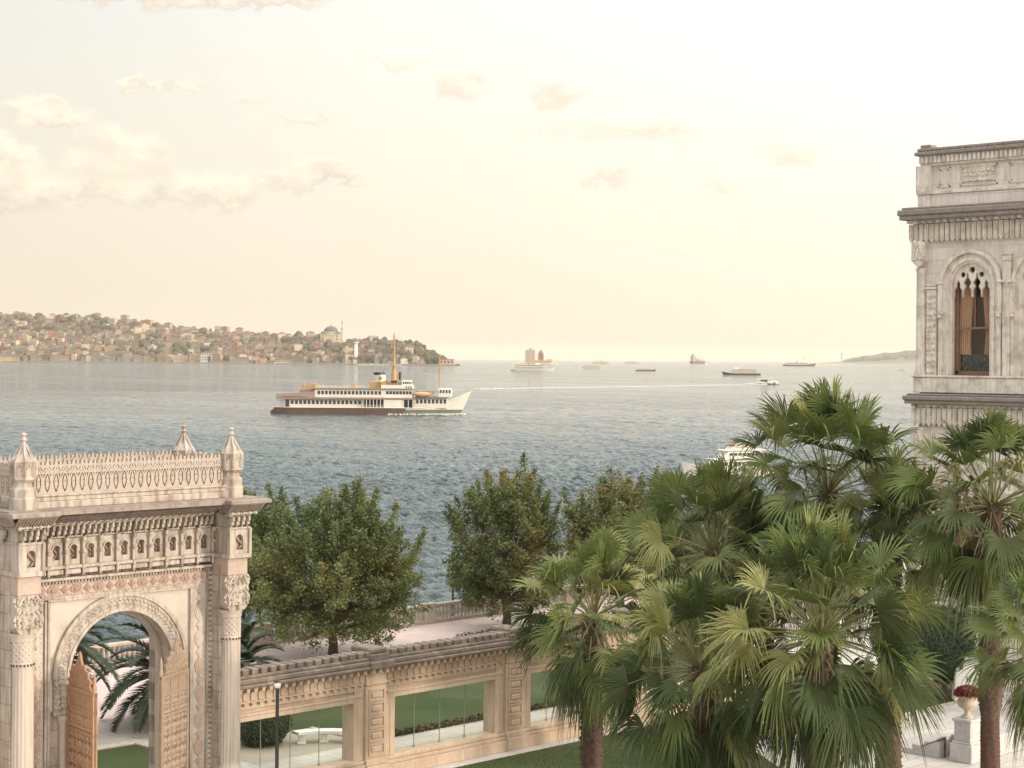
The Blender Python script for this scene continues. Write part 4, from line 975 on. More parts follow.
# ================================================================== PALACE
pl = empty('palace', (76.8, 48.5, 0), R(-90), 'pale stone palace corner rising at the right with a tall arched window', 'palace')
LW = 23.4
def bay_windows(zo, root, upper):
    for i in range(5):
        c = 2.87+i*3.9
        if c > LW-1.5: break
        zs = zo+5.35; zb = zo+1.05; hw = 1.0
        p = MB()
        p.ring(c, zs, 1.02, 1.14, .0, .35, n=30, m=1); p.ring(c, zs, 1.14, 1.30, -.07, .2, n=30, m=1); p.ring(c, zs, 1.50, 1.68, -.15, .2, n=30, m=1); p.ring(c, zs, 1.30, 1.50, -.02, .1, n=30, m=1)
        for s in (-1, 1):
            for a0, a1, y in ((1.02,1.14,.0),(1.14,1.30,-.07),(1.30,1.50,-.02),(1.50,1.68,-.15)):
                q0, q1 = sorted((c+s*a0, c+s*a1)); p.box(q0, q1, y, .22, zb-.1 if a0 < 1.5 else zo+.95, zs)
            q0, q1 = sorted((c+s*1.46, c+s*2.0 if False else c+s*1.86)); p.cbox(q0, q1, -.19, .1, zs+.02, zs+.16, .02)
            p.ellip((c+s*1.60, -.2, zs-1.55), (.12,.1,.12), 0, 10, 6); p.cbox(c+s*1.6-.14, c+s*1.6+.14, -.2, .0, zs-1.42, zs-1.34, .01)
            # square shoulder moulding joining the round head
            q0, q1 = sorted((c+s*1.51, c+s*1.72)); p.box(q0, q1, -.17, .1, zs-1.3, zs-.003)
        p.cbox(c-1.25, c+1.25, -.14, .25, zb-.28, zb-.1, .02)
        wdw = bpy.data.objects.new('window', None); COL.objects.link(wdw); wdw.parent = root
        p.build('surround', K['palace_trim'], wdw)
        # tracery: lobes and round eyes
        p = MB()
        def trac(x, z):
            X_ = x-1.02; Z_ = z-1.0       # z 0 .. 2.05, arch springs at z=1.0
            inside = np.where(Z_ > 0, np.hypot(X_, Z_) < 1.03, np.abs(X_) < 1.02)
            hole = np.zeros_like(X_, bool)
            for q in (-.76, -.255, .255, .76):
                top = .32 if abs(q) < .5 else .02
                wv = .165+.05*np.sin(Z_*15)
                hole |= (np.abs(X_-q) < wv*np.clip((top+.25-Z_)*2.2, 0, 1)) 
            for q, zz, r_ in ((-.50,.47,.13),(.50,.47,.13),(0,.70,.15)): hole |= np.hypot(X_-q, Z_-zz) < r_
            low = Z_ < -.28; 
            pend = np.abs(((X_+.508)/.508) % 1-.5) > .44
            hole |= low & ~(pend & (Z_ > -.62))
            return inside & ~hole
        p.pierced(c-1.02, c+1.02, zs-1.0, zs+1.05, .12, .26, trac, .03); p.build('tracery', K['palace_trim'], wdw)
        p = MB()
        for s in (-1, 1): q0, q1 = sorted((c+s*.86, c+s*1.02)); p.box(q0, q1, .36, .46, zb, zs+.45)
        p.box(c-1.02, c+1.02, .36, .46, zb-.1, zb+.12); p.box(c-.88, c+.88, .38, .46, zb+2.15, zb+2.25); p.box(c-.03, c+.03, .40, .45, zb+2.2, zs+1.0)
        p.build('sash', K['wood'], wdw)
        p = MB(); p.box(c-.98, c+.98, .47, .48, zb, zs+.98); p.build('pane', K['glass'], wdw)
        p = MB(); nx = 60
        for s in (-1, 1):      # drawn curtains
            xs_ = np.linspace(0, 1, nx); rows_ = []
            for z in np.linspace(0, 1, 14):
                pin = .62+.42*abs(z-.30)**1.1 if s < 0 else .55+.55*abs(z-.36)**1.1
                X_ = c+s*(1.0-xs_*min(.98, pin)); Y_ = .62+.06*np.sin(xs_*34); rows_.append(np.stack([X_, Y_, np.full(nx, zb+z*(zs+1-zb))], 1))
            p.grid(np.array(rows_), 0, True)
        p.build('curtain', K['curtain'], wdw)
        if upper:
            p = MB(); ln = lambda x, z: (np.abs(np.sin(x*9+np.sin(z*14))) > .35) | (np.abs(z-.75) < .05) | (z < .06); p.pierced(c-.86, c+.86, zb+.12, zb+.92, .55, .58, ln, .04); p.build('window_grille', K['black'], wdw)
        # interior niche, warm dim room behind
    return
# walls with openings
def facade_wall(z0, z1, zo):
    mb = MB(); x = 0.0; zs = zo+5.35
    cs = [2.87+i*3.9 for i in range(5) if 2.87+i*3.9 < LW-1.5]
    edges = [0.0]+[(cs[i]+cs[i+1])/2 for i in range(len(cs)-1)]+[LW]
    for i, c in enumerate(cs): mb.archwall(edges[i], edges[i+1], z0, z1, c, 1.10, zs, .1, .75, n=24, zb=zo+.95)
    return mb
mb = facade_wall(14.0, 21.7, 13.9); mb2 = facade_wall(3.4, 12.4, 3.9)
mb.f += [(f[0]+mb.n, f[1], f[2]) for f in mb2.f]; mb.v += mb2.v; mb.n += mb2.n
mb.box(0, LW, .05, .75, -.1, 3.4); mb.box(0, LW, .15, .75, 12.4, 14.0); mb.box(0, LW, .15, .75, 21.7, 23.2)
mb.box(0, .7, .75, 30, -.1, 26.0); mb.box(.7, LW, 29.4, 30, -.1, 25.6); mb.box(LW-.6, LW, .75, 29.4, -.1, 25.6)       # sea side and rear
mb.box(.2, LW, .4, 30, 23.2, 23.5)
mb.build('wall', K['palace'], pl)
mb = MB(); mb.box(.7, LW-.6, 2.6, 2.7, 2.0, 23); mb.box(.7,LW-.6,.75,2.6,12.9,13.2); mb.build('room_wall', K['curtain'], pl)
bay_windows(13.9, pl, True); bay_windows(3.9, pl, False)
# string mouldings
mb = MB(); mb.cbox(-.22, LW, -.16, .5, 14.0, 14.75, .03); mb.cbox(-.3, LW, -.22, .5, 14.75, 14.85, .02)
x = .9
mb.build('window_plinth', K['palace_trim'], pl)
# pilasters between bays
mb = MB()
for i in range(5):
    c = 2.87+1.95+i*3.9
    if c > LW: break
    for z0, z1 in ((14.85,20.6),(4.8,10.9)): mb.cbox(c-.22, c+.22, -.10, .12, z0, z1, .02); mb.cbox(c-.27, c+.27, -.15, .12, z1, z1+.12, .02); mb.cbox(c-.25,c+.25,-.13,.12,z1-.28,z1-.2,.02)
mb.build('pilaster', K['palace_trim'], pl)
mb = MB(); p_ = scroll(16, 11)
for z0, z1 in ((14.95,18.9),(4.9,10.2)):
    mb = MB(); mb.cbox(.45, 1.02, -.06, .12, z0-.1, z1+.12, .02); mb.relief(.50, .97, z0, z1, -.062, p_, .06, .028)
    mb.cbox(.40, 1.07, -.1, .12, z1+.14, z1+.26, .02); mb.cbox(.43, 1.04, -.06, .12, z1+.3, z1+.42, .02); mb.box(.5, .97, .0, .1, z1, z1+.42)
    mb.build('carved_panel', K['palace_trim'], pl)
# corner columns
for z0, z1 in ((14.75, 20.1), (4.4, 11.0)):
    mb = MB(); mb.lathe(.10, .12, [(.36,z0),(.36,z0+.25),(.31,z0+.35),(.33,z0+.45),(.29,z0+.6),(.27,z1-.2),(.31,z1-.1),(.31,z1)], 18); mb.build('corner_column', K['palace_trim'], pl)
    mb = MB(); mb.prism([(-.28,z1+.35),(.1,z1+.0),(.48,z1+.35),(.48,z1+1.3),(-.28,z1+1.3)], -.28, .5)
    for q in (-1, 1):
        mb.tube([(.1+q*(.17+.13*math.cos(a)), -.3, z1+.55+.16*math.sin(a)) for a in np.linspace(0, 6.28, 14)], .035, 6)
        mb.tube([(.1+q*(.02+.26*t_), -.3, z1+1.15-.75*t_**1.5) for t_ in np.linspace(0, 1, 8)], .04, 6)
    mb.disc(.1, z1+.85, .07, .12, -.34, -.27); mb.build('corner_capital', K['palace_trim'], pl)
# friezes of hanging tongues, dentils, cornices
def frieze(zt, zb, out, root, dark=True):
    mb = MB(); x = -out+.1; mb.cbox(-.15, LW, -.05, .4, zb+.12, zt, .02)
    while x < LW:
        mb.prism([(x,zt),(x,zb+.16),(x+.12,zb),(x+.24,zb+.16),(x+.24,zt)][::-1] if False else [(x,zb+.18),(x+.12,zb),(x+.24,zb+.18),(x+.24,zt-.03),(x,zt-.03)], -.14, .0); mb.prism([(x+.06,zb+.25),(x+.12,zb+.18),(x+.18,zb+.25),(x+.18,zt-.2),(x+.12,zt-.1),(x+.06,zt-.2)], -.18, -.13); x += .29
    y = -.1
    while y < 29: mb.box(-out+.25, -.02, y, y+.2, zb+.15, zt-.03); y += .29
    mb.build('frieze', K['palace_trim'], root)
    mb = MB(); x = -out+.15
    while x < LW: mb.cbox(x, x+.20, -out+.18, -.0, zt, zt+.17, .03); x += .40
    y = -out+.3
    while y < 29: mb.cbox(-out+.18, .0, y, y+.2, zt, zt+.17, .03); y += .4
    mb.box(-out+.22, LW, -.12, -.02, zt+.02, zt+.15); mb.box(-out+.22, -out+.3, -.1, 29, zt+.02, zt+.15); mb.box(-out+.22, LW, -out+.22, -.1, zt+.155, zt+.168)
    mb.build('dentils', K['palace_trim'], root)
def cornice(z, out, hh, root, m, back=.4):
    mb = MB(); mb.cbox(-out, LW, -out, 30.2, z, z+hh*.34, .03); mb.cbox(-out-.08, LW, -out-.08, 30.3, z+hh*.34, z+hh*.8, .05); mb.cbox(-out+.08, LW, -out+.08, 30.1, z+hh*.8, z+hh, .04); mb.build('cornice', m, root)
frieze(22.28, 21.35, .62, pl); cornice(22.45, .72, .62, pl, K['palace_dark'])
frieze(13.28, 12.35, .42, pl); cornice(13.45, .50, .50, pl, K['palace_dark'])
# attic parapet
mb = MB(); mb.box(.12, LW, .14, .6, 23.05, 25.1); mb.cbox(.1, LW, .04, .6, 23.05, 23.7, .02); mb.build('parapet', K['palace'], pl)
mb = MB(); mb.box(.12, .6, .6, 29.8, 23.05, 25.1); mb.build('parapet_side', K['palace'], pl)
mb = MB(); mb.cbox(-.02, LW, -.02, .62, 23.7, 23.86, .02); mb.cbox(-.08, .62, -.08, .7, 23.05, 25.1, .02); mb.cbox(-.14,.68,-.14,.76,23.7,23.9,.02); mb.lathe(-.05,-.05,[(.13,23.9),(.13,25.1)],10)
xx = [(.95,1.65,0),(2.2,4.2,1),(4.8,6.5,0),(7.0,9.0,1),(9.6,11.4,0),(12,14,1),(14.6,16.4,0),(17,19,1),(19.6,21.4,0)]
for a0, a1, k in xx:
    for q in (0, .10):
        z0, z1 = 24.02+q, 24.98-q; mb.box(a0+q, a1-q, .09+q*.4, .15, z0, z0+.06); mb.box(a0+q, a1-q, .09+q*.4, .15, z1-.06, z1); mb.box(a0+q, a0+q+.06, .09+q*.4, .15, z0, z1); mb.box(a1-q-.06, a1-q, .09+q*.4, .15, z0, z1)
    if k: mb.relief(a0+.18, a1-.18, 24.2, 24.8, .135, scroll(15, 13), .07, .03)
mb.build('parapet_panels', K['palace_trim'], pl)
mb = MB(); mb.cbox(0, LW, .02, .6, 25.1, 25.25, .02); x = .1
mb.box(-.05, LW, .0, .6, 25.25, 25.62)
while x < LW: mb.prism([(x,25.24),(x+.16,25.24),(x+.13,25.56),(x+.03,25.56)], -.09, .02); x += .24
mb.build('parapet_frieze', K['palace_trim'], pl)
mb = MB(); mb.cbox(-.22, LW, -.2, .7, 25.62, 25.80, .03); mb.cbox(-.12, LW, -.1, .62, 25.80, 25.98, .04); x = .1
mb.cbox(-.22, .62, .7, 30.1, 25.62, 25.95, .03)
while x < LW: mb.cbox(x, x+.17, -.13, .0, 25.84, 25.96, .02); x += .3
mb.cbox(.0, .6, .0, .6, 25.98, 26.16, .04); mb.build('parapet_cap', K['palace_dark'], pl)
# ground storey base course with deep joints
mb = MB(); z = .3
while z < 3.3: mb.cbox(-.1, LW, -.02, .06, z, z+.52, .03); z += .57
mb.cbox(-.3, LW, -.25, .1, -.1, .28, .03); mb.cbox(-.25, LW, -.2, .3, 3.4, 3.8, .04); mb.cbox(-.12, LW, -.1, .3, 3.8, 4.7, .03)
mb.build('base_course', K['palace_trim'], pl)
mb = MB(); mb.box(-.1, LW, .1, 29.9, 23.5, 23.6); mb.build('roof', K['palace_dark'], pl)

# ================================================================== PALMS
def unit(v): return v/(np.linalg.norm(v)+1e-9)
def fan_leaf(mb, base, az, elv, pet, rad, mi, droop, pm, spread=118, fold=.2):
    """one fan leaf: curved stalk, pleated blade split into drooping tips"""
    d = np.array((math.cos(az)*math.cos(elv), math.sin(az)*math.cos(elv), math.sin(elv)))
    pts = [np.array(base, float)]; dd = d.copy(); n_ = 6
    for i in range(n_):
        dd = unit(dd+np.array((0, 0, -1.))*(.03+.07*droop)); pts.append(pts[-1]+dd*pet/n_)
    mb.tube(pts, np.linspace(.032, .014, n_+1), 5, pm)
    c = pts[-1]; dp = unit(dd+np.array((0,0,-1.))*.25*droop)
    s = np.cross(dp, (0,0,1.)); s = unit(s) if np.linalg.norm(s) > .05 else np.array((-math.sin(az), math.cos(az), 0.)); nn = np.cross(s, dp)
    tw = random.gauss(0, .65); s, nn = s*math.cos(tw)+nn*math.sin(tw), nn*math.cos(tw)-s*math.sin(tw)
    ns = 42; al = np.radians(np.linspace(-spread, spread, ns)+rng.normal(0, .9, ns)); da = np.radians(2*spread/ns)
    m_ = 8; t = np.array([.03,.2,.38,.52,.64,.76,.88,1.0])
    Ls = rad*(.78+.22*np.cos(al*.8))*rng.uniform(.90, 1.04, ns)
    dirs = np.cos(al)[:, None]*dp+np.sin(al)[:, None]*s
    cup = fold*(np.abs(np.sin(al)))
    dirs = dirs+nn*cup[:, None]; dirs /= np.linalg.norm(dirs, axis=1)[:, None]
    side = -np.sin(al)[:, None]*dp+np.cos(al)[:, None]*s
    split = .46+.16*rng.random(ns)
    wj = 2*math.tan(da/2)*1.06
    T = t[None, :]
    base_w = Ls[:, None]*T*wj/2
    wsp = Ls[:, None]*split[:, None]*wj/2*np.clip((1-T)/(1-split[:, None]), 0, 1)**.8
    Wd = np.where(T < split[:, None], base_w, wsp)+.003
    g_ = (droop*.30+.10)*rad*np.clip(T-.42, 0, 1)**1.9*2.6*rng.uniform(.7, 1.5, ns)[:, None]
    g_ = g_+(rng.random(ns) < .10)[:, None]*np.clip(T-.35, 0, 1)**1.3*rad*.9
    lat = rng.normal(0, .075, ns)[:, None]*np.clip(T-.55, 0, 1)*rad*2
    C = c+dirs[:, None, :]*(Ls[:, None]*T)[:, :, None]-np.array((0,0,1.))*g_[:, :, None]+side[:, None, :]*lat[:, :, None]
    pl_ = (.30*Wd)[:, :, None]*nn
    A = C-side[:, None, :]*Wd[:, :, None]-pl_; B = C+pl_*1.0; D = C+side[:, None, :]*Wd[:, :, None]-pl_
    G = np.stack([A, B, D], 2)     # ns, m_, 3, xyz
    V = G.reshape(-1, 3); F = []
    i, j, k = np.meshgrid(np.arange(ns), np.arange(m_-1), np.arange(2), indexing='ij'); a = (i*m_*3+j*3+k).ravel()
    mb.add(V, np.stack([a, a+1, a+4, a+3], 1), mi)

def trunk_mesh(x, y, h_, r0, r1, lean=(0,0), red_to=None):
    mb = MB(); nz_ = int(h_/.07); na = 26
    Z = np.linspace(0, 1, nz_+1); th = np.linspace(0, 2*math.pi, na+1)
    T, ZZ = np.meshgrid(th, Z); zz = ZZ*h_
    rad = (r0+(r1-r0)*ZZ)*.86+.10*np.exp(-zz*2.2)
    top = np.clip((zz-(red_to or 0))/.6, 0, 1)
    bumps = (np.abs(np.sin(T*5+zz*9))*np.abs(np.sin(T*5-zz*9)))*.15*top+.012*np.sin(zz*40+np.sin(T*3))*(1-top)+.018*np.sin(T*7+zz*2)
    rr = rad+bumps
    G = np.stack([rr*np.cos(T)+lean[0]*ZZ**1.5, rr*np.sin(T)+lean[1]*ZZ**1.5, zz], 2)
    k = int(nz_*((red_to or 0)/h_)); 
    if k > 1: mb.grid(G[:k+1], 1, True); mb.grid(G[k:], 0, True)
    else: mb.grid(G, 0, True)
    return mb
PALM_GROUP = 'fan palms standing before the palace and the garden wall'
def fan_palm(heart, reach, nleaf, label, tr=.30, red=None, skirt=10, seed=0, dens=1.0, lean=(0,0), tilt=0):
    random.seed(seed+100); x, y, hz_ = heart
    r = empty('fan_palm', (x, y, 0), 0, label, 'palm tree', PALM_GROUP)
    trunk_mesh(0, 0, hz_-.1, tr*1.1, tr*.85, (0,0), red).build('trunk', [K['palmtrunk'], K['palmtrunk_red']], r)
    mb = MB()      # cut leaf bases under the crown
    for i in range(60):
        a = i*2.4; z = hz_-.1-i*.045; rr = tr*.9; ca, sa = math.cos(a), math.sin(a)
        mb.bar((rr*ca, rr*sa, z-.18), ((rr+.13)*ca, (rr+.13)*sa, z+.08), .10, .03, 0, .05)
    mb.build('leaf_bases', K['palmtrunk'], r)
    cr = MB(); ga = 2.39996; ex = random.uniform(.82, 1.02); stiff = random.uniform(.5, .9)
    for i in range(nleaf):
        f = i/(nleaf-1)
        elv = math.radians(86-108*f**ex+random.gauss(0, 10)); az_ = i*ga+random.gauss(0, .22)
        pet = reach*(.46+.26*random.random())*(.95 if f < .15 else 1.0); rad = reach*(.29+.10*random.random())
        mi = random.choices([0,1,2],[5,3,1.5])[0]
        if f > .8: mi = random.choices([0,1,2],[3,4,1])[0]
        fan_leaf(cr, (.12*math.cos(az_), .12*math.sin(az_), hz_-.35*f), az_, elv, pet, rad, mi, .10+(.95*f**1.6+random.random()*.3)*stiff, 4, random.uniform(95, 125), random.uniform(.15, .8))
    cr.build('crown', [K['fanA'], K['fanB'], K['fanC'], K['fanD'], K['petiole']], r)
    if skirt:
        sk = MB()
        for i in range(skirt):
            az_ = i*ga+1; fan_leaf(sk, (.2*math.cos(az_), .2*math.sin(az_), hz_-.45-.3*random.random()), az_, R(random.uniform(-25,-70)), reach*random.uniform(.3,.5), reach*.42, random.choices([1,0,3],[5,3,1.1])[0], 1.7, 4, 85, .35)
        sk.build('hanging_leaves', [K['fanA'], K['fanB'], K['fanC'], K['fanD'], K['petiole']], r)
    return r
fan_palm(P(593,612,62), 3.3, 50, 'leftmost of the front fan palms, before the garden wall, trunk showing below', .34, 1.2, 14, 1)
fan_palm(P(702,664,53), 3.3, 70, 'low bushy fan palm between the leftmost palm and the big front palm', .33, None, 14, 2)
fan_palm(P(714,548,68), 4.0, 58, 'taller fan palm standing behind the low bushy one', .32, None, 10, 3)
fan_palm(P(828,488,68), 4.7, 62, 'tallest fan palm with its crown up against the sea, left of the palace', .34, None, 12, 4)
fan_palm(P(820,630,50), 3.7, 78, 'large fan palm nearest the camera with wide pale green leaves', .36, None, 16, 5)
fan_palm(P(992,502,63), 3.75, 60, 'fan palm before the palace with a long rough trunk turning red below, beside the urn', .36, 3.1, 12, 6)
fan_palm(P(1054,640,50), 2.65, 56, 'fan palm cut off by the right edge of the photo', .33, None, 12, 7)
fan_palm(P(890,540,66), 3.4, 56, 'dark fan palm half hidden between the tallest palm and the palace', .38, None, 5, 8)
fan_palm(P(668,582,80), 3.1, 38, 'small distant fan palm behind the wall, glimpsed between the front palms', .3, None, 8, 9)
random.seed(50)

# date palms beyond the gate
def date_palm(x, y, h_, reach, nf, label, seed, az0=0):
    random.seed(seed); r = empty('date_palm', (x, y, 0), 0, label, 'palm tree', 'date palms behind the gate')
    trunk_mesh(0, 0, h_, .38, .34).build('trunk', [K['palmtrunk'], K['palmtrunk_red']], r)
    cr = MB()
    for i in range(nf):
        f = i/(nf-1); az_ = i*2.39996+az0; elv = math.radians(82-88*f); L = reach*random.uniform(.85, 1.05)
        d = np.array((math.cos(az_)*math.cos(elv), math.sin(az_)*math.cos(elv), math.sin(elv))); p = np.array((0,0,h_)); pts = [p]; n_ = 18
        for k in range(n_): d = unit(d+np.array((0,0,-1.))*(.045+.085*(k/n_))); p = p+d*L/n_; pts.append(p)
        pts = np.array(pts); cr.tube(pts, np.linspace(.035, .008, n_+1), 5, 1)
        tg = np.gradient(pts, axis=0); V = []; F = []
        for q in np.arange(.12, .995, .0105):
            kf = q*n_; k = min(int(kf), n_-1); pp = pts[k]*(1-kf+k)+pts[k+1]*(kf-k); t_ = unit(tg[k]); sd = unit(np.cross(t_, (0,0,1.))); up = np.cross(sd, t_)
            ll = reach*.17*math.sin(math.pi*min(1, .12+q*.86))**.6+.05
            for s in (-1, 1):
                dr = unit(t_*.75+sd*s*.8+up*(.32+random.gauss(0,.1))); tip = pp+dr*ll+np.array((0,0,-.12*ll)); w = .034
                b0 = len(V); V += [pp-t_*w, pp+t_*w, pp+dr*ll*.5+t_*w*.9, tip, pp+dr*ll*.5-t_*w*.9]; F += [(b0,b0+1,b0+2,b0+4),(b0+4,b0+2,b0+3,b0+3)]
        V = np.array(V); F4 = np.array([f_ for f_ in F if f_[3] != f_[2]]); F3 = np.array([f_[:3] for f_ in F if f_[3] == f_[2]])
        cr.add(V, F4, 0); cr.add(V, F3, 0)
    cr.build('crown', [K['phoA'], K['petiole']], r)
p = P(176,716,76); date_palm(p[0], p[1], 2.0, 4.0, 46, 'date palm with long arching fronds seen through the gate arch', 21, .4)
p = P(44,668,72); date_palm(p[0], p[1], 3.6, 3.5, 44, 'darker date palm half hidden by the left jamb of the gate', 22)
p = P(238,690,80); date_palm(p[0], p[1], 1.6, 2.6, 36, 'low date palm just behind the wall beside the right gate column', 23)

# ================================================================== BROADLEAF TREES
def plane_tree(x, y, h_, rad, z0, nt_, label, mats, wts, seed, leaf=.125, squash=1.0):
    random.seed(seed); rg = np.random.default_rng(seed)
    r = empty('plane_tree', (x, y, 0), 0, label, 'tree', 'broadleaf trees on the promenade')
    tb = MB(); tb.tube([(0,0,-.1),(.05,.02,.6),(.0,.08,1.3),(.1,.05,2.0)], [.30,.24,.22,.20], 12)
    cz = z0+(h_-z0)*.40; tips = []
    for i in range(nt_):
        a = rg.uniform(0, 2*math.pi); v = rg.uniform(-.9, 1); rr = rg.uniform(.35, .92)**.7
        s_ = math.sqrt(1-abs(v)**(3.2 if v < 0 else 1.8)); lob = 1+.14*math.sin(3*a+seed)+.10*math.sin(5*a+2*v)
        up = (h_-cz)*.80 if v > 0 else (cz-z0)*1.0
        st = np.array((rad*.84*rr*s_*math.cos(a)*lob, rad*.84*rr*s_*math.sin(a)*lob, cz+up*rr*v))
        dr = unit(np.array((s_*math.cos(a)*.8, s_*math.sin(a)*.8, .42+.75*max(v, 0)+rg.normal(0,.12)))); L = rg.uniform(.5, 1.35)*.85
        if v < -.1: dr = unit(dr*np.array((1.2,1.2,0))+np.array((0,0,rg.uniform(-.35,.25))))
        if v > .15 and rg.random() < .30: L = rg.uniform(1.5, 2.6); dr = unit(dr*np.array((.45,.45,1))); st = st*np.array((1,1,.97))
        tips.append((st, dr, L))
    for k in range(0, nt_, 5):
        st, dr, L = tips[k]; m1 = st*np.array((.4,.4,1))*.5+np.array((0,0,1.0)); m1[2] = 1.4+(st[2]-1.4)*.45
        tb.tube([(0,.05,1.1+random.random()*.6), m1, st, st+dr*L], [.12,.075,.035,.012], 6)
    tb.build('trunk', K['bark'], r)
    C = []; 
    for st, dr, L in tips:
        nl = int(130*L*(.15/leaf)**1.3); tt = rg.random(nl)**.85; sp = (.30 if L < 1.45 else .24)*(1-tt*.68)
        C.append(st+dr*(L*tt)[:, None]+rg.normal(0, 1, (nl, 3))*sp[:, None])
    C = np.concatenate(C); C = C[C[:, 2] > z0*.8]; n_ = len(C)
    sz = leaf*rg.uniform(.55, 1.25, n_); nrm = rg.normal(0, 1, (n_, 3)); nrm[:, 2] = np.abs(nrm[:, 2])+.35; nrm /= np.linalg.norm(nrm, axis=1)[:, None]
    ax = np.cross(nrm, rg.normal(0, 1, (n_, 3))); ax /= np.linalg.norm(ax, axis=1)[:, None]; ay = np.cross(nrm, ax)
    o_ = [(-.5,0,0),(-.15,.42,.08),(.5,.12,0),(.35,-.3,.0),(-.2,-.42,.08)]
    V = np.stack([C+ax*(sz*a)[:, None]+ay*(sz*b)[:, None]+nrm*(sz*c)[:, None] for a, b, c in o_], 1).reshape(-1, 3)
    cid = (np.sin(C[:, 0]*1.3+seed)+np.sin(C[:, 1]*1.7)+np.sin(C[:, 2]*1.5+1)+rg.normal(0, .9, n_))
    q = np.quantile(cid, np.cumsum(wts)/sum(wts)); mi = np.searchsorted(q[:-1], cid)
    cr = MB(); Fa = np.arange(n_)[:, None]*5+np.arange(5)[None]
    for k in range(len(mats)): 
        sel = np.nonzero(mi == k)[0]
        if len(sel): 
            cr.add(V.reshape(-1,5,3)[sel].reshape(-1,3), np.arange(len(sel))[:, None]*5+np.arange(5)[None], k)
    cr.build('crown', mats, r)
    return r
p = W(93.5, -9.2); plane_tree(p[0], p[1], 9.2, 4.85, .35, 500, 'large round plane tree with upright shoots behind the wall, left of centre', [K['leafB'],K['leafA'],K['leafC']], [5,6.5,.8], 31)
p = W(104, -.2); plane_tree(p[0], p[1], 9.7, 3.5, .45, 420, 'narrower plane tree at the centre behind the wall end', [K['leafB'],K['leafA'],K['leafC'],K['leafD']], [5,6,1.0,.5], 33)
p = W(100, -14.9); plane_tree(p[0], p[1], 8.2, 3.3, 1.0, 280, 'plane tree partly hidden behind the right side of the gate', [K['leafB'],K['leafA'],K['leafC']], [6,4,1], 32)
p = W(107, 6.6); plane_tree(p[0], p[1], 9.4, 4.4, .6, 400, 'plane tree turning yellow behind the fan palms', [K['leafA'],K['leafC'],K['leafD'],K['leafB']], [6,3.4,1.2,2], 34)
p = W(106, 13.0); plane_tree(p[0], p[1], 8.8, 3.9, 1.4, 240, 'green plane tree right of the yellowing one, mostly behind palms', [K['leafB'],K['leafA'],K['leafC']], [5,5,2], 35)

# clipped shrubs and hedge
def leaf_ball(name, parent, c, r3, n_, sz, m, seed, fn=None):
    rg = np.random.default_rng(seed); d = rg.normal(0, 1, (n_, 3)); d /= np.linalg.norm(d, axis=1)[:, None]
    k = rg.uniform(.86, 1.03, n_)[:, None]*(1+.05*np.sin(d[:, :1]*7+seed)*np.sin(d[:, 2:]*6)); C = np.array(c)+d*np.array(r3)*k
    if fn is not None: C = fn(C)
    nrm = d+rg.normal(0, .6, (n_, 3)); nrm /= np.linalg.norm(nrm, axis=1)[:, None]; ax = np.cross(nrm, rg.normal(0,1,(n_,3))); ax /= np.linalg.norm(ax, axis=1)[:, None]; ay = np.cross(nrm, ax); s = sz*rg.uniform(.6, 1.3, n_)
    V = np.stack([C-ax*s[:, None], C+ay*(s*.5)[:, None], C+ax*s[:, None], C-ay*(s*.5)[:, None]], 1).reshape(-1, 3)
    mb = MB(); mb.add(V, np.arange(n_*4).reshape(-1, 4)); mb.ellip(c, [q*.84 for q in r3], 0, 20, 12); return mb.build(name, m, parent)
def dome_shrub(px, py, F, r_, zc, rz, label, sd):
    x, y, _ = P(px, py, F); r = empty('clipped_shrub', (x, y, 0), 0, label, 'shrub', 'clipped dark shrubs by the palace')
    leaf_ball('foliage', r, (0,0,zc), (r_, r_, rz), 9000, .07, K['hedge'], sd, fn=lambda C: C*np.stack([np.where(C[:, 2] < zc, .72+.28*(C[:, 2]-zc+rz)/rz, 1)]*2+[np.ones(len(C))], 1))
    mb = MB(); mb.tube([(0,0,-.1),(0,0,zc)], [.12,.1], 8); mb.build('trunk', K['bark'], r)
dome_shrub(945, 640, 82.5, 1.38, 2.55, 1.75, 'clipped dark green dome shrub standing before the palace wall', 41)
dome_shrub(897, 640, 84.5, 1.25, 2.5, 1.6, 'second dark dome shrub, half hidden by palm leaves', 42)
x, y, _ = P(262, 740, 72); r = empty('clipped_shrub', (x, y, 0), 0, 'dark rounded shrub behind the glazed wall next to the gate', 'shrub'); leaf_ball('foliage', r, (0,0,1.0), (1.15,1.15,1.1), 8000, .06, K['hedge'], 43)
mb = MB(); rg = np.random.default_rng(9); n_ = 9000
C = np.stack([rg.uniform(47.6, 66, n_), rg.uniform(55.35, 55.75, n_), rg.uniform(0, .26, n_)*(.75+.3*rg.random(n_))], 1); C[:, 2] *= .8+.25*np.sin(C[:, 0]*9)
ax = rg.normal(0,1,(n_,3)); ax /= np.linalg.norm(ax,axis=1)[:,None]; ay = np.cross(ax, rg.normal(0,1,(n_,3))); V = np.stack([C-ax*.05, C+ay*.03, C+ax*.05, C-ay*.03], 1).reshape(-1,3)
mb.add(V[:16000], np.arange(16000).reshape(-1,4), 0); mb.add(V[16000:], np.arange(len(V)-16000).reshape(-1,4), 1)
tag(mb.build('low_hedge', [K['hedge'], mat('hedge_bronze', (.16,.09,.05), .7)]), 'low bronze and green hedge edging the lawn behind the glazed wall', 'hedge')

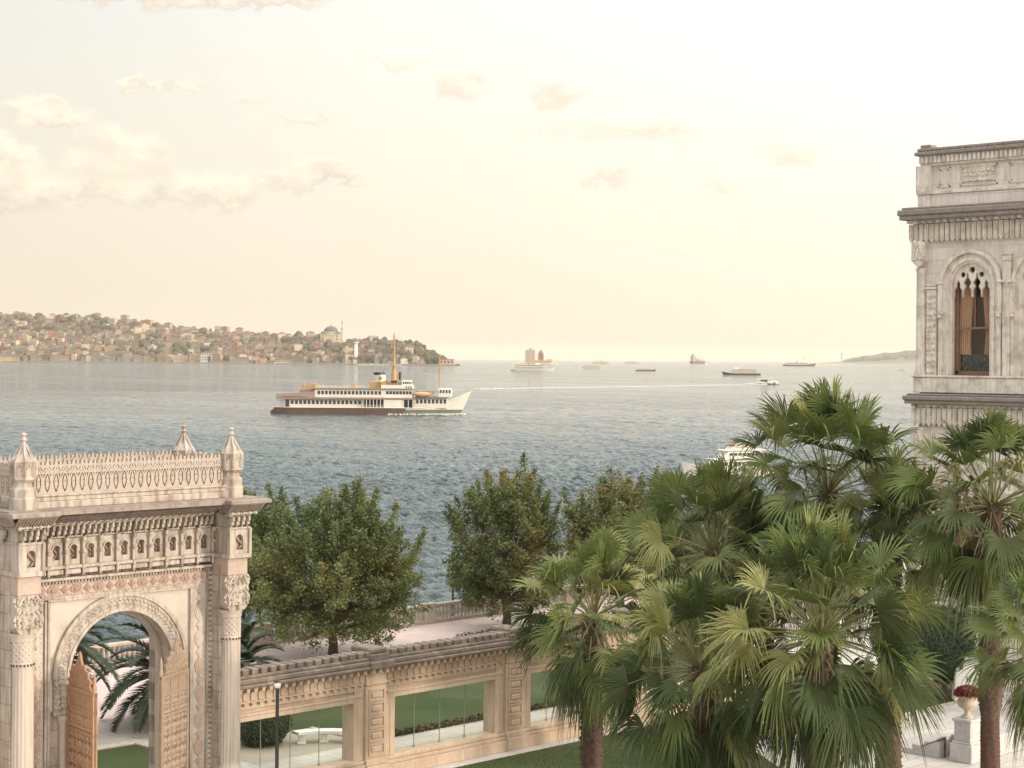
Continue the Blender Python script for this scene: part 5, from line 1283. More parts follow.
# ================================================================== GARDEN FURNITURE
def lamp_post(x, y, h_, label, two=False, m='black'):
    r = empty('street_lamp', (x, y, 0), 0, label, 'lamp post')
    mb = MB(); mb.lathe(0, 0, [(.16,0),(.16,.12),(.11,.18),(.10,.55),(.075,.62),(.065,.7),(.055,h_-.25),(.07,h_-.23),(.05,h_-.2)], 14); mb.build('post', K[m], r)
    mb = MB(); mb.lathe(0, 0, [(.04,h_-.2),(.10,h_-.16),(.12,h_-.06),(.10,h_),(.02,h_+.03)], 14); mb.build('lamp_head', K['lamp'] if m == 'black' else K[m], r)
    mb = MB(); mb.lathe(0, 0, [(.13,h_),(.09,h_+.05),(.03,h_+.08),(.01,h_+.1)], 14); mb.build('lamp_cap', K[m], r); return r
x, y, z = P(277, 768, 58.2)
lamp_post(x, y, 5.0, 'slender black lamp post in front of the glazed wall beside the gate')
for px, F, hh in ((453, 107.5, 3.6), (260, 99.5, 3.6)):
    x, y, z = P(px, 600, F); lamp_post(x, y, hh, 'thin dark green lamp post by the balustrade, ' + ('left of the centre plane tree' if px > 400 else 'between the gate and the large plane tree'), m='green_metal')
x, y, _ = P(773, 750, 72); r = empty('bollard_light', (x, y, 0), 0, 'short garden bollard light with a white globe beside the marble plaza', 'bollard light')
mb = MB(); mb.lathe(0,0,[(.13,0),(.13,.06),(.07,.08),(.07,.75),(.1,.78),(.1,.82)],14); mb.build('post', K['black'], r)
mb = MB(); mb.ellip((0,0,.98),(.17,.17,.17),0,16,10); mb.build('globe', K['lamp'], r)

# curved marble bench
x, y, _ = P(324, 742, 72.6); r = empty('garden_bench', (x, y, 0), R(-38), 'curved white marble bench on the gravel behind the glazed wall', 'bench')
th = np.linspace(-.55, .55, 17); rc = 2.2
mb = MB()
for i in range(16):
    a0, a1 = th[i], th[i+1]; V = []
    for z in (.40, .50):
        for a, q in ((a0,rc-.28),(a1,rc-.28),(a1,rc+.28),(a0,rc+.28)): V.append((q*math.sin(a), q*math.cos(a)-rc, z))
    mb.hexa(V)
mb.build('seat', K['white'], r)
for a in (-.42, 0, .42):
    mb = MB(); cx, cy = rc*math.sin(a), rc*math.cos(a)-rc; mb.cbox(cx-.18,cx+.18,cy-.2,cy+.2,0,.1,.02); mb.cbox(cx-.12,cx+.12,cy-.15,cy+.15,.1,.33,.02); mb.cbox(cx-.17,cx+.17,cy-.2,cy+.2,.33,.40,.02); mb.build('leg', K['white'], r)
# planter bed on the promenade
x, y, _ = P(497, 628, 99); r = empty('flower_bed', (x, y, 0), 0, 'low raised bed of red flowers with a white marble kerb on the promenade', 'flower bed')
mb = MB(); mb.cbox(-2.6,2.6,-1.2,-1.02,0,.28,.03); mb.cbox(-2.6,2.6,1.02,1.2,0,.28,.03); mb.cbox(-2.6,-2.42,-1.02,1.02,0,.28,.03); mb.cbox(2.42,2.6,-1.02,1.02,0,.28,.03); mb.build('kerb', K['white'], r)
mb = MB(); mb.box(-2.42,2.42,-1.02,1.02,0,.2); mb.build('soil', K['soil'], r)
def tufts(mb, n_, xr, yr, zr, sz, seed, split=.5):
    rg = np.random.default_rng(seed); C = np.stack([rg.uniform(*xr, n_), rg.uniform(*yr, n_), rg.uniform(*zr, n_)], 1)
    ax = rg.normal(0,1,(n_,3)); ax /= np.linalg.norm(ax,axis=1)[:,None]; ay = np.cross(ax, rg.normal(0,1,(n_,3))); V = np.stack([C-ax*sz, C+ay*sz*.6, C+ax*sz, C-ay*sz*.6], 1)
    k = int(n_*split); mb.add(V[:k].reshape(-1,3), np.arange(k*4).reshape(-1,4), 0); mb.add(V[k:].reshape(-1,3), np.arange((n_-k)*4).reshape(-1,4), 1)
mb = MB(); tufts(mb, 2600, (-2.4,2.4), (-1,1), (.2,.5), .06, 3); mb.build('flowers', [K['hedge'], K['flower']], r)

# urn on its pedestal, steps, rail, cabinet
x, y, _ = P(967, 762, 70.0); px_, py_ = x, y
r = empty('pedestal', (x, y, 0), 0, 'square veined marble pedestal at the end of the steps', 'pedestal')
K['veined'] = mat('veined_marble', (.60,.58,.56), .45, (1.8,.8), 0, 8, (.44,.43,.44), (3,(.30,.30,.33),.6))
mb = MB(); mb.cbox(-.48,.48,-.48,.48,0,.7,.02); mb.build('base', K['veined'], r)
mb = MB(); mb.cbox(-.42,.42,-.42,.42,.7,.8,.02); mb.cbox(-.36,.36,-.36,.36,.8,1.55,.02)
for s in (-1, 1): mb.box(-.24,.24,s*.36-.015,s*.36+.015,.92,1.42); mb.box(s*.36-.015,s*.36+.015,-.24,.24,.92,1.42)
mb.cbox(-.43,.43,-.43,.43,1.55,1.67,.03); mb.build('shaft', K['veined'], r)
u = empty('urn', (x, y, 1.67), 0, 'fluted stone urn on the marble pedestal', 'urn')
mb = MB(); mb.lathe(0,0,[(.24,0),(.24,.07),(.12,.14),(.09,.24),(.14,.3),(.16,.33),(.34,.44),(.42,.58),(.40,.68),(.34,.74),(.46,.84),(.50,.86),(.50,.91),(.42,.91)],40, rfn=lambda th, z: 1-.05*np.abs(np.cos(th*9))*(1 if .4 < z < .72 else 0)); mb.build('bowl', K['balus'], u)
f_ = empty('flowers', (x, y, 2.55), 0, 'dark red flowers filling the stone urn', 'flowers')
mb = MB(); tufts(mb, 500, (-.36,.36), (-.36,.36), (-.02,.22), .06, 4, .0); rg = np.random.default_rng(2); d = rg.normal(0,1,(1500,3)); d /= np.linalg.norm(d,axis=1)[:,None]; d[:,2] = np.abs(d[:,2])
C = d*np.array((.5,.5,.36)); ax = rg.normal(0,1,(1500,3)); ax /= np.linalg.norm(ax,axis=1)[:,None]; ay = np.cross(ax, rg.normal(0,1,(1500,3))); V = np.stack([C-ax*.05, C+ay*.035, C+ax*.05, C-ay*.035],1)
mb.add(V[:1150].reshape(-1,3), np.arange(4600).reshape(-1,4), 1); mb.add(V[1150:].reshape(-1,3), np.arange(1400).reshape(-1,4), 0); mb.build('bloom', [K['hedge'], K['flower']], f_)
s = empty('marble_steps', (x, y, 0), 0, 'short flight of grey veined marble steps beside the pedestal', 'steps')
for i in range(4):
    mb = MB(); mb.cbox(-.5+.0, 4.5, .5+(.55)*(3-i)*0+.48+0, .5+.55*(4-i), .2*i+.004*(i == 0), .2*(i+1), .015) ; mb.build('step', K['veined'], s)
mb = MB(); mb.cbox(.5, 4.5, -.45, .98, 0, .82, .02); mb.build('landing', K['veined'], s)
qa = np.array(P(946, 738, 70.6)); qb = np.array(P(922, 746, 69.4)); h_ = empty('handrail', (qb[0], qb[1], 0), 0, 'low dark red handrail sloping down at the marble steps', 'handrail')
mb = MB(); dq = qa-np.array((qb[0], qb[1], 0)); mb.bar((0,0,qb[2]), tuple(dq), .05, .05); mb.build('rail', K['red'], h_)
mb = MB(); mb.lathe(dq[0]*.97,dq[1]*.97,[(.03,0),(.03,qa[2])],8); mb.build('rail_post', K['red'], h_)
x, y, _ = P(967, 690, 82); c_ = empty('cabinet', (x, y, 0), R(-45), 'white metal service cabinet behind the flower urn', 'cabinet')
mb = MB(); mb.cbox(-.62,.62,-.3,.3,.1,2.1,.03); mb.box(-.55,.55,-.25,.25,-.02,.1); mb.build('body', K['white'], c_)
for k in (-1, 1):
    mb = MB(); a0, a1 = sorted((k*.01, k*.57)); mb.cbox(a0, a1, -.325, -.3, .18, 2.0, .01); d_ = mb.build('door', K['white'], c_)
    mb = MB(); mb.cbox(k*.08-.02, k*.08+.02, -.36, -.325, 1.0, 1.25, .008); mb.cbox(k*.35-.09,k*.35+.09,-.33,-.325,1.55,1.75,.004); mb.build('handle', K['black'], d_)

# ================================================================== THE FERRY
x, y = W(548, -0.5/1.0+(-42.0)); fz = SEA+.5
fr_ = empty('ferry', (x, y, fz), R(-45), 'large white passenger ferry with buff mast, funnel and dark hull crossing the strait', 'ferry')
def fx(zx): return (zx-500)*.0622
def fzz(zy): return (396-zy)*.0622
def hull_mesh(stations, mi_fn, zs_fn):
    pass
mb = MB(); n_ = 40; xs_ = np.linspace(0, 1, n_+1); x0, x1 = fx(25), fx(985)
levels = [(-1.2,0),(0,.0),(.45,.12),(1.15,.3),(1.45,.4)]
def half(u, z):      # plan half width
    bow = np.clip((1-u)/.36, 0, 1); st = np.clip(u/.10, 0, 1)
    return 5.6*(bow**(.62-.10*z))*(.62+.38*st**.6)+.05
def xpos(u, z): return x0+(x1-x0-3.0+max(z,0)*.46)*u+(-(.9)*(z < .5)*(u < .01))
def deck(u): return 1.45+np.clip((u-.80)/.2, 0, 1)**1.2*5.0+np.clip((.08-u)/.08,0,1)*.0
rows_ = []
for i, u in enumerate(xs_):
    zt = deck(u); zl = [-1.2, -.2, .35, 1.0, 1.45]+[1.45+(zt-1.45)*k/3+.0001*k for k in (1,2,3)]
    rows_.append([(xpos(u, z), half(u, min(z/6.5,1)*2), z) for z in zl])
Gp = np.array(rows_); Gn = Gp*np.array((1,-1,1))
for (lo, hi, m1, m2) in ((0,2,0,2),(2,3,0,2),(3,4,0,1),(4,7,1,1)):
    for (c0, c1, mi) in ((0,29,m1),(28,41,m2)):
        mb.grid(Gp[c0:c1+0, lo:hi+1], mi, True, flip=False); mb.grid(Gn[c0:c1+0, lo:hi+1], mi, True, flip=True)
# stern and deck closing
st = np.concatenate([Gp[0], Gn[0][::-1]]); mb.add(st, [tuple(range(len(st)))], 0)
dk = np.stack([Gp[:, 4], Gn[:, 4]], 1); dk[:, :, 2] -= .02; mb.grid(dk, 3)
mb.build('hull', [K['ship_brown'], K['ship_white'], K['ship_green'], K['ship_deck']], fr_)
mb = MB(); mb.tube([(xpos(u, deck(u)), half(u, min(deck(u)/6.5,1)*2)*s_, deck(u)+.02) for s_ in (1,) for u in np.linspace(.8, 1, 12)], .09, 6); mb.tube([(xpos(u, deck(u)), -half(u, min(deck(u)/6.5,1)*2), deck(u)+.02) for u in np.linspace(.8, 1, 12)], .09, 6)
for s_ in (-1, 1): mb.tube([(xpos(u, 1.4), s_*(half(u, .45)+.05), 1.5) for u in np.linspace(0, .8, 30)], .13, 6)
mb.build('rubbing_band', K['ship_buff'] if False else K['ship_white'], fr_)
def windows(mb, xa, xb, n_, ys, z0, z1, w, mi):
    for i in range(n_):
        c = xa+(xb-xa)*(i+.5)/n_
        for s_ in (-1, 1): mb.cbox(c-w/2, c+w/2, s_*ys-.04, s_*ys+.04, z0, z1, .02, mi)
# main deck cabin
mb = MB(); mb.cbox(fx(80), fx(455), -4.6, 4.6, 1.45, fzz(328), .05); mb.box(fx(455), fx(568), -2.4, 2.4, 1.45, fzz(328)); mb.box(fx(565), fx(655), -5.3, 5.3, 1.45, fzz(328)); mb.box(fx(650), fx(710), -2.4, 2.4, 1.45, fzz(328)); mb.cbox(fx(705), fx(870), -3.5, 3.5, 1.45, fzz(322), .05)
mb.build('main_cabin', K['ship_white'], fr_)
mb = MB(); windows(mb, fx(108), fx(455), 17, 4.6, fzz(356), fzz(338), .85, 0); windows(mb, fx(715), fx(868), 8, 3.5, fzz(350), fzz(330), .75, 0)
mb.box(fx(84), fx(104), -4.62, 4.62, 1.6, fzz(336)); 
for s_ in (-1, 1): mb.box(fx(466), fx(560), s_*2.42-.03, s_*2.42+.03, 1.6, 3.9); mb.box(fx(658), fx(704), s_*2.42-.03, s_*2.42+.03, 1.6, 3.9)  # dark sheets behind the open side bays, drawn for the dark openings
mb.build('cabin_windows_and_dark_bays', K['shipglass'], fr_)
mb = MB()
for zx in list(range(462, 566, 17))+[660, 682, 704]:
    for s_ in (-1, 1): mb.box(fx(zx)-.1, fx(zx)+.1, s_*5.2-.1, s_*5.2+.1, 1.45, fzz(328))
for zx in range(45, 80, 10):
    for s_ in (-1, 1): mb.box(fx(zx)-.06, fx(zx)+.06, s_*4.0-.06, s_*4.0+.06, 1.45, fzz(332))
for s_ in (-1, 1):
    for z in (1.9, 2.3): mb.tube([(fx(30), s_*3.6, z), (fx(80), s_*4.5, z)], .04, 5); mb.tube([(fx(456), s_*5.3, z), (fx(566), s_*5.3, z)], .05, 5)
    mb.tube([(fx(32), s_*3.6, 2.3), (fx(80), s_*4.5, 2.3)], .05, 5)
for s_ in (-1, 1): mb.box(fx(25), fx(710), s_*5.2-.1, s_*5.2+.1, fzz(331), fzz(328))
mb.box(fx(40), fx(80), -5.2, 5.2, fzz(331), fzz(328)); mb.build('deck_posts', K['ship_white'], fr_)
# upper deck
mb = MB(); mb.cbox(fx(38), fx(712), -5.45, 5.45, fzz(332), fzz(323), .04); mb.cbox(fx(712), fx(872), -4.2, 4.2, fzz(324), fzz(318), .04); mb.build('upper_deck_floor', K['ship_deck'], fr_)  # thick dark deck edge stands in for the shade under the deck
mb = MB(); mb.cbox(fx(228), fx(700), -4.9, 4.9, fzz(323), fzz(282), .06); mb.cbox(fx(565), fx(650), -5.38, 5.38, fzz(329), fzz(318), .03)
mb.add([(fx(228),-4.9,fzz(323)),(fx(195),-4.9,fzz(323)),(fx(228),-4.9,fzz(290)),(fx(228),4.9,fzz(323)),(fx(195),4.9,fzz(323)),(fx(228),4.9,fzz(290))], [(0,1,2),(5,4,3)]); mb.build('upper_cabin', K['ship_white'], fr_)
mb = MB(); windows(mb, fx(238), fx(552), 17, 4.9, fzz(308), fzz(291), .8, 0); windows(mb, fx(572), fx(700), 8, 4.9, fzz(306), fzz(291), .8, 0); mb.build('upper_windows', K['shipglass'], fr_)
mb = MB(); mb.cbox(fx(215), fx(712), -5.3, 5.3, fzz(283), fzz(277), .04); mb.build('roof_deck', K['ship_deck'], fr_)
# stern awning deck
mb = MB(); mb.hexa([(fx(40),-4.6,fzz(318)),(fx(228),-5,fzz(322)),(fx(228),5,fzz(322)),(fx(40),4.6,fzz(318)),(fx(40),-4.6,fzz(306)),(fx(228),-5,fzz(296)),(fx(228),5,fzz(296)),(fx(40),4.6,fzz(306))]); mb.build('awning', mat('awning', (.36,.25,.21), .8), fr_)
mb = MB(); mb.cbox(fx(150), fx(226), -3.2, 3.2, fzz(300), fzz(284), .05); mb.build('stern_shelter', K['ship_deck'], fr_)
for zx, w_ in ((168,.5),(205,.9),(222,.6),(408,.6)):
    mb = MB(); c = fx(zx); mb.cbox(c-w_, c+w_, -1.2, 1.2, fzz(286 if zx < 300 else 279), fzz(262), .1); mb.cbox(c-w_*.7, c+w_*.7, -.8, .8, fzz(262), fzz(257), .05); mb.build('deck_locker', K['ship_buff'], fr_)
# bridge, buff tier, funnel
mb = MB(); mb.cbox(fx(548), fx(700), -4.2, 4.2, fzz(279), fzz(262), .05); mb.cbox(fx(648), fx(693), -3.8, 3.8, fzz(262), fzz(240), .06); mb.add([(fx(700),-4.2,fzz(279)),(fx(712),-4.2,fzz(279)),(fx(690),-3.8,fzz(262)),(fx(700),4.2,fzz(279)),(fx(712),4.2,fzz(279)),(fx(690),3.8,fzz(262))], [(0,1,2),(5,4,3)]); mb.build('bridge', K['ship_white'], fr_)
mb = MB(); windows(mb, fx(653), fx(692), 4, 3.8, fzz(256), fzz(245), .42, 0); windows(mb, fx(665), fx(700), 3, 4.2, fzz(276), fzz(267), .4, 0); mb.cbox(fx(692)-.03, fx(693)+.05, -3.4, 3.4, fzz(256), fzz(245), .02); mb.build('bridge_windows', K['shipglass'], fr_)
mb = MB(); mb.cbox(fx(490), fx(545), -3.0, 3.0, fzz(279), fzz(244), .15); mb.cbox(fx(545), fx(572), -3.6, 3.6, fzz(270), fzz(246), .05); mb.build('casing', K['ship_buff'], fr_)
mb = MB(); mb.box(fx(572), fx(648), -3.4, 3.4, fzz(262), fzz(252)); mb.build('bridge_awning', K['ship_deck'], fr_)
mb = MB()
for zx in range(575, 650, 12):
    for s_ in (-1, 1): mb.box(fx(zx)-.05, fx(zx)+.05, s_*3.5-.05, s_*3.5+.05, fzz(262), fzz(238))
mb.box(fx(572), fx(652), -3.8, 3.8, fzz(240), fzz(237)); mb.build('bridge_rail', K['ship_buff'], fr_)
def funnel(mb, z0, z1, x0_, x1_, sh, mi, w=2.1):
    n2 = 20; V = []
    for z, s2 in ((z0, 0), (z1, sh)):
        for i in range(n2): a = i/n2*6.283; V.append(((x0_+x1_)/2+s2+(x1_-x0_)/2*math.cos(a), w*math.sin(a), z))
    mb.add(V, [(i, (i+1)%n2, (i+1)%n2+n2, i+n2) for i in range(n2)], mi, True); mb.add(V, [tuple(range(n2, 2*n2))], mi)
mb = MB(); funnel(mb, fzz(246), fzz(212), fx(515), fx(568), -.2, 0); mb.build('funnel', K['ship_white'], fr_)
mb = MB(); funnel(mb, fzz(212), fzz(200), fx(508), fx(564), -.2, 0, 2.2); mb.build('funnel_top', K['black'], fr_)
mb = MB(); mb.disc(fx(541), fzz(229), .62, .62, -2.18, -2.08, 16); mb.bar((fx(541)-.5,-2.2,fzz(229)-.35),(fx(541)+.5,-2.2,fzz(229)+.35),.06,.2); mb.bar((fx(541)-.5,-2.2,fzz(229)+.35),(fx(541)+.5,-2.2,fzz(229)-.35),.06,.2); mb.build('funnel_emblem', K['ship_buff'], fr_)
mb = MB(); mb.lathe(fx(606), 0, [(.95,fzz(262)),(.8,fzz(200)),(.38,fzz(170)),(.26,fzz(60)),(.14,fzz(5))], 12); mb.lathe(fx(618), .8, [(.25,fzz(240)),(.18,fzz(185))], 8)
for zy in (105, 60, 20): mb.bar((fx(606),-1.4,fzz(zy)), (fx(606),1.4,fzz(zy)), .12); mb.bar((fx(600),0,fzz(zy+8)), (fx(612),0,fzz(zy+8)), .14)
mb.cbox(fx(596), fx(616), -.9, .9, fzz(172), fzz(165), .05); mb.build('main_mast', K['ship_buff'], fr_)
mb = MB(); mb.lathe(fx(635), .5, [(.35,fzz(240)),(.35,fzz(205)),(.5,fzz(200))], 8); mb.build('vent_pipe', K['black'], fr_)
mb = MB(); mb.lathe(fx(829), 0, [(.25,fzz(320)),(.18,fzz(110))], 10); mb.bar((fx(829),-.9,fzz(135)), (fx(829),.9,fzz(135)), .1); mb.build('fore_mast', K['ship_buff'], fr_)
mb = MB()
for a, b_ in (((fx(606),0,fzz(25)),(fx(829),0,fzz(120))),((fx(829),0,fzz(120)),(fx(978),0,fzz(290))),((fx(606),0,fzz(30)),(fx(520),0,fzz(200))),((fx(606),0,fzz(60)),(fx(520),3.5,fzz(279))),((fx(606),0,fzz(60)),(fx(520),-3.5,fzz(279)))): mb.tube([a, b_], .022, 4)
mb.build('rigging', K['black'], fr_)
mb = MB(); mb.cbox(fx(826), fx(890), -3.2, 3.2, fzz(318), fzz(278), .05); mb.build('fore_cabin', K['ship_white'], fr_)
mb = MB(); windows(mb, fx(830), fx(888), 4, 3.2, fzz(299), fzz(284), .6, 0); mb.box(fx(831), fx(886), -3.1, 3.1, fzz(298), fzz(297)); mb.build('fore_windows', K['shipglass'], fr_)
mb = MB(); mb.box(fx(716), fx(826), -4.0, 4.0, fzz(292), fzz(288))
for zx in (718, 745, 772, 800, 824):
    for s_ in (-1, 1): mb.box(fx(zx)-.07, fx(zx)+.07, s_*3.9-.07, s_*3.9+.07, fzz(318), fzz(290))
mb.build('fore_canopy', K['ship_deck'], fr_)
for s_ in (-1, 1):
    mb = MB(); V = []; n2 = 14
    for i in range(n2+1):
        u = i/n2*2-1; w_ = (1-abs(u)**2.5); xx_ = fx(748)+3.0*u*1.0
        V.append([(xx_, s_*4.3+w_*1.0*math.cos(a), fzz(306)+w_*.85*math.sin(a)+(abs(u)**3)*.3) for a in np.linspace(0, 6.283, 11)])
    mb.grid(np.array(V), 0, True); mb.build('lifeboat', mat('lifeboat', (.55,.33,.2), .6), fr_)
for s_ in (-1, 1):
    mb = MB()
    for zx in range(500, 960, 0+14) if False else range(718, 826, 10): mb.tube([(fx(zx), s_*4.15, fzz(318)), (fx(zx), s_*4.15, fzz(304))], .03, 4)
    for zy in (304, 311): mb.tube([(fx(716), s_*4.15, fzz(zy)), (fx(872), s_*4.15, fzz(zy))], .035, 4)
    for zy in (272, 268): mb.tube([(fx(230), s_*5.1, fzz(zy)), (fx(480), s_*5.1, fzz(zy))], .03, 4)
    for zx in range(230, 490, 20): mb.tube([(fx(zx), s_*5.1, fzz(278)), (fx(zx), s_*5.1, fzz(268))], .03, 4)
    mb.build('guard_rail', K['ship_white'], fr_)
mb = MB(); mb.lathe(fx(38), 0, [(.06,fzz(325)),(.05,fzz(292))], 6); mb.build('stern_staff', K['ship_buff'], fr_)
# white water round the ferry
ff = MB(); V = []; F = []
cx_, cy_ = x, y; dxv = np.array((math.cos(R(-45)), math.sin(R(-45)))); nnv = np.array((-dxv[1], dxv[0]))
for i in range(900):
    u = random.random(); s_ = random.choice((-1, 1)); 
    if random.random() < .45: px2 = random.triangular(4, 28.5, 27); off = half(min(1,max(0,(px2-x0)/(x1-x0-4))), 0)*s_+s_*abs(random.gauss(.3, .7))
    else: continue; off = s_*(4.8+abs(random.gauss(0, .8)))
    if px2 < 18 and random.random() < .5: continue
    c = np.array((cx_, cy_))+dxv*px2+nnv*off; r0 = random.uniform(.2, .6); ff.ellip((c[0], c[1], SEA+.05), (r0, r0, random.uniform(.12,.35)), 0, 6, 4)
tag(ff.build('foam', K['foam']), 'thin white foam along the waterline of the large ferry', 'wake', kind='stuff')

# ================================================================== SMALLER VESSELS
def boat(px, py, F, L, label, decks=2, funnel_=True, mast=False, hullm='ship_white', rev=False, cat='boat', name='tour_boat', group=None):
    x, y, z = P(px, py, F); r = empty(name, (x, y, SEA), R(-45+(180 if rev else 0)), label, cat, group)
    h_ = L*.045; B = L*.11
    mb = MB(); n2 = 24; rows_ = []
    for i in range(n2+1):
        u = i/n2; w_ = B*(min(1, (1-u)/.35)**.7)*(.75+.25*min(1, u/.1)); zt = h_*(1+.9*max(0, (u-.7)/.3)**1.5)
        rows_.append([(-L/2+L*u*(.94+.06*k/3), w_*(.75+.25*k/3), -1+(zt+1)*k/3) for k in range(4)])
    Gp = np.array(rows_); Gn = Gp*np.array((1,-1,1)); mb.grid(Gp, 0, True); mb.grid(Gn, 0, True, flip=True); st = np.concatenate([Gp[0], Gn[0][::-1]]); mb.add(st, [tuple(range(len(st)))], 0)
    dk = np.stack([Gp[:, 3], Gn[:, 3]], 1); dk[:, :, 2] -= .1; mb.grid(dk, 1); mb.build('hull', [K[hullm], K['ship_deck']], r)
    z0 = h_
    for d in range(decks):
        a0, a1 = -L*.42+d*L*.02, L*(.24-.06*d); hh = L*.05
        mb = MB(); mb.cbox(a0, a1, -B*.8, B*.8, z0-.1, z0+hh, .05); mb.build('cabin', K['ship_white'], r)
        mb = MB(); nw = max(5, int(L/3)); windows(mb, a0+1, a1-1, nw, B*.8, z0+hh*.35, z0+hh*.78, (a1-a0)/nw*.62, 0); mb.build('window_row', K['shipglass'], r); z0 += hh
        mb = MB(); mb.cbox(a0-.6, a1+.8, -B*.88, B*.88, z0, z0+.25, .03); mb.build('roof', K['ship_white'] if d else K['ship_deck'], r); z0 += .25
    mb = MB(); mb.cbox(L*.06, L*.15, -B*.45, B*.45, z0, z0+L*.04, .05); mb.build('wheelhouse', K['ship_white'], r)
    if funnel_: mb = MB(); mb.lathe(-L*.08, 0, [(L*.02,z0),(L*.018,z0+L*.06)], 12); mb.build('funnel', K['ship_buff'], r)
    if mast: mb = MB(); mb.lathe(L*.1, 0, [(L*.006,z0),(L*.003,z0+L*.22)], 8); mb.build('mast', K['ship_buff'], r)
    return r
boat(533, 370, 2500, 62, 'white passenger ferry in the haze just below the small island tower', 2, True, True, cat='ferry', name='passenger_ferry')
boat(594, 369, 3600, 48, 'faint white boat between the island tower and the dark tour boat', 1, False, True)
boat(646, 371.5, 2800, 32, 'small dark tour boat near the middle of the horizon', 1, False, hullm='ship_brown')
boat(741, 375.5, 2130, 46, 'two decked tour boat with dark window rows, above the speedboat wake', 2, False, hullm='ship_brown', rev=True)
boat(603, 362, 7500, 90, 'very faint long ship on the horizon right of the island tower', 1, True)
boat(903, 370.5, 3300, 22, 'tiny pale boat close to the palace corner', 1, False)
boat(634, 361.5, 8000, 80, 'faint low vessel on the horizon above the small dark tour boat', 1, True)
boat(86, 361, 4850, 24, 'small white motorboat just right of the orange minaret on the far shore', 1, False)
for i, (px, F) in enumerate([(370,4330),(378,4300),(386,4320),(397,4290),(362,4350)]):
    boat(px, 364, F, [30,24,28,22,26][i], ['white boat moored below the slim white minaret','second moored white boat from the white minaret','white boat moored left of the ferry mast','small white boat moored behind the ferry mast','pale boat moored at the left end of the moored row'][i], 1, False, group='boats moored at the far shore')
# cargo ship, breakwater ship, sail boat
x, y, z = P(697, 361, 9000); r = empty('cargo_ship', (x, y, SEA), R(-10), 'hazy cargo ship at anchor on the horizon left of the tiny sailing boat', 'cargo ship')
mb = MB(); mb.hexa([(-34,-10,-1),(40,-10,-1),(40,10,-1),(-34,10,-1),(-40,-11,12),(50,-11,13),(50,11,13),(-40,11,12)]); mb.build('hull', K['ship_brown'], r)
mb = MB(); mb.cbox(-34,-14,-9,9,12,40,.5); mb.cbox(-30,-20,-5,5,40,48,.4); mb.build('bridge', K['h_pale grey'], r)
mb = MB(); mb.cbox(-8,10,-9,9,12,25,.5); mb.cbox(14,34,-9,9,12,21,.5); mb.build('cargo', K['h_salmon'], r)
mb = MB(); mb.lathe(12,0,[(1,12),(.7,44)],8); mb.lathe(38,0,[(1,12),(.7,36)],8); mb.build('mast', K['h_pale grey'], r)
x, y, z = P(708, 363, 5000); r = empty('sailing_boat', (x, y, SEA), R(-45), 'tiny sailing boat beside the hazy cargo ship', 'sailing boat')
mb = MB(); mb.hexa([(-6,-1.5,-.5),(7,-.4,-.5),(7,.4,-.5),(-6,1.5,-.5),(-8,-2.2,1.6),(10,-.2,2),(10,.2,2),(-8,2.2,1.6)]); mb.build('hull', K['ship_white'], r)
mb = MB(); mb.lathe(0,0,[(.2,1),(.1,18)],6); mb.build('mast', K['h_pale grey'], r)
mb = MB(); mb.add([(.2,.0,3),(-7,.6,3),(.2,.0,17),(.2,.15,3),(-7,.75,3),(.2,.15,17)], [(0,1,2),(5,4,3),(0,2,5),(0,5,3),(1,4,2),(2,4,5)]); mb.build('sail', K['white'], r)
boat(800, 366, 6100, 112, 'long grey ship low on the water left of the hazy coast', 1, True, True, hullm='ship_brown', cat='ship', name='long_ship')
# speedboat with the wake
x, y, z = P(765, 384.8, 1290); r = empty('speedboat', (x, y, SEA), R(-45), 'white speedboat throwing spray at the right end of the long wake', 'speedboat')
mb = MB(); mb.hexa([(-6,-1.6,-.4),(5,-.8,-.2),(5,.8,-.2),(-6,1.6,-.4),(-6.4,-2.1,1.7),(8,-.3,2.6),(8,.3,2.6),(-6.4,2.1,1.7)]); mb.build('hull', K['ship_white'], r)
mb = MB(); mb.hexa([(-3,-1.5,1.8),(3,-1.2,2.0),(3,1.2,2.0),(-3,1.5,1.8),(-3,-1.3,3.5),(1.2,-1.1,3.6),(1.2,1.1,3.6),(-3,1.3,3.5)]); mb.build('cabin', K['shipglass'], r)
mb = MB(); mb.cbox(-4,1.8,-1.5,1.5,3.6,3.8,.05); mb.build('roof', K['ship_white'], r)
sp = MB()
for i in range(260):
    u = random.random()**1.3; cx2 = x-dxv[0]*(u*22-7)+nnv[0]*random.gauss(0, 2.0); cy2 = y-dxv[1]*(u*22-7)+nnv[1]*random.gauss(0, 2.0); rr = random.uniform(.3, .9)*(1.1-u*.5); sp.ellip((cx2, cy2, SEA+.2+random.random()*2.0*(1-u)), (rr*1.4, rr*1.4, rr*.7), 0, 6, 4)
tag(sp.build('spray', K['foam']), 'burst of white spray around the speedboat', 'spray', kind='stuff')

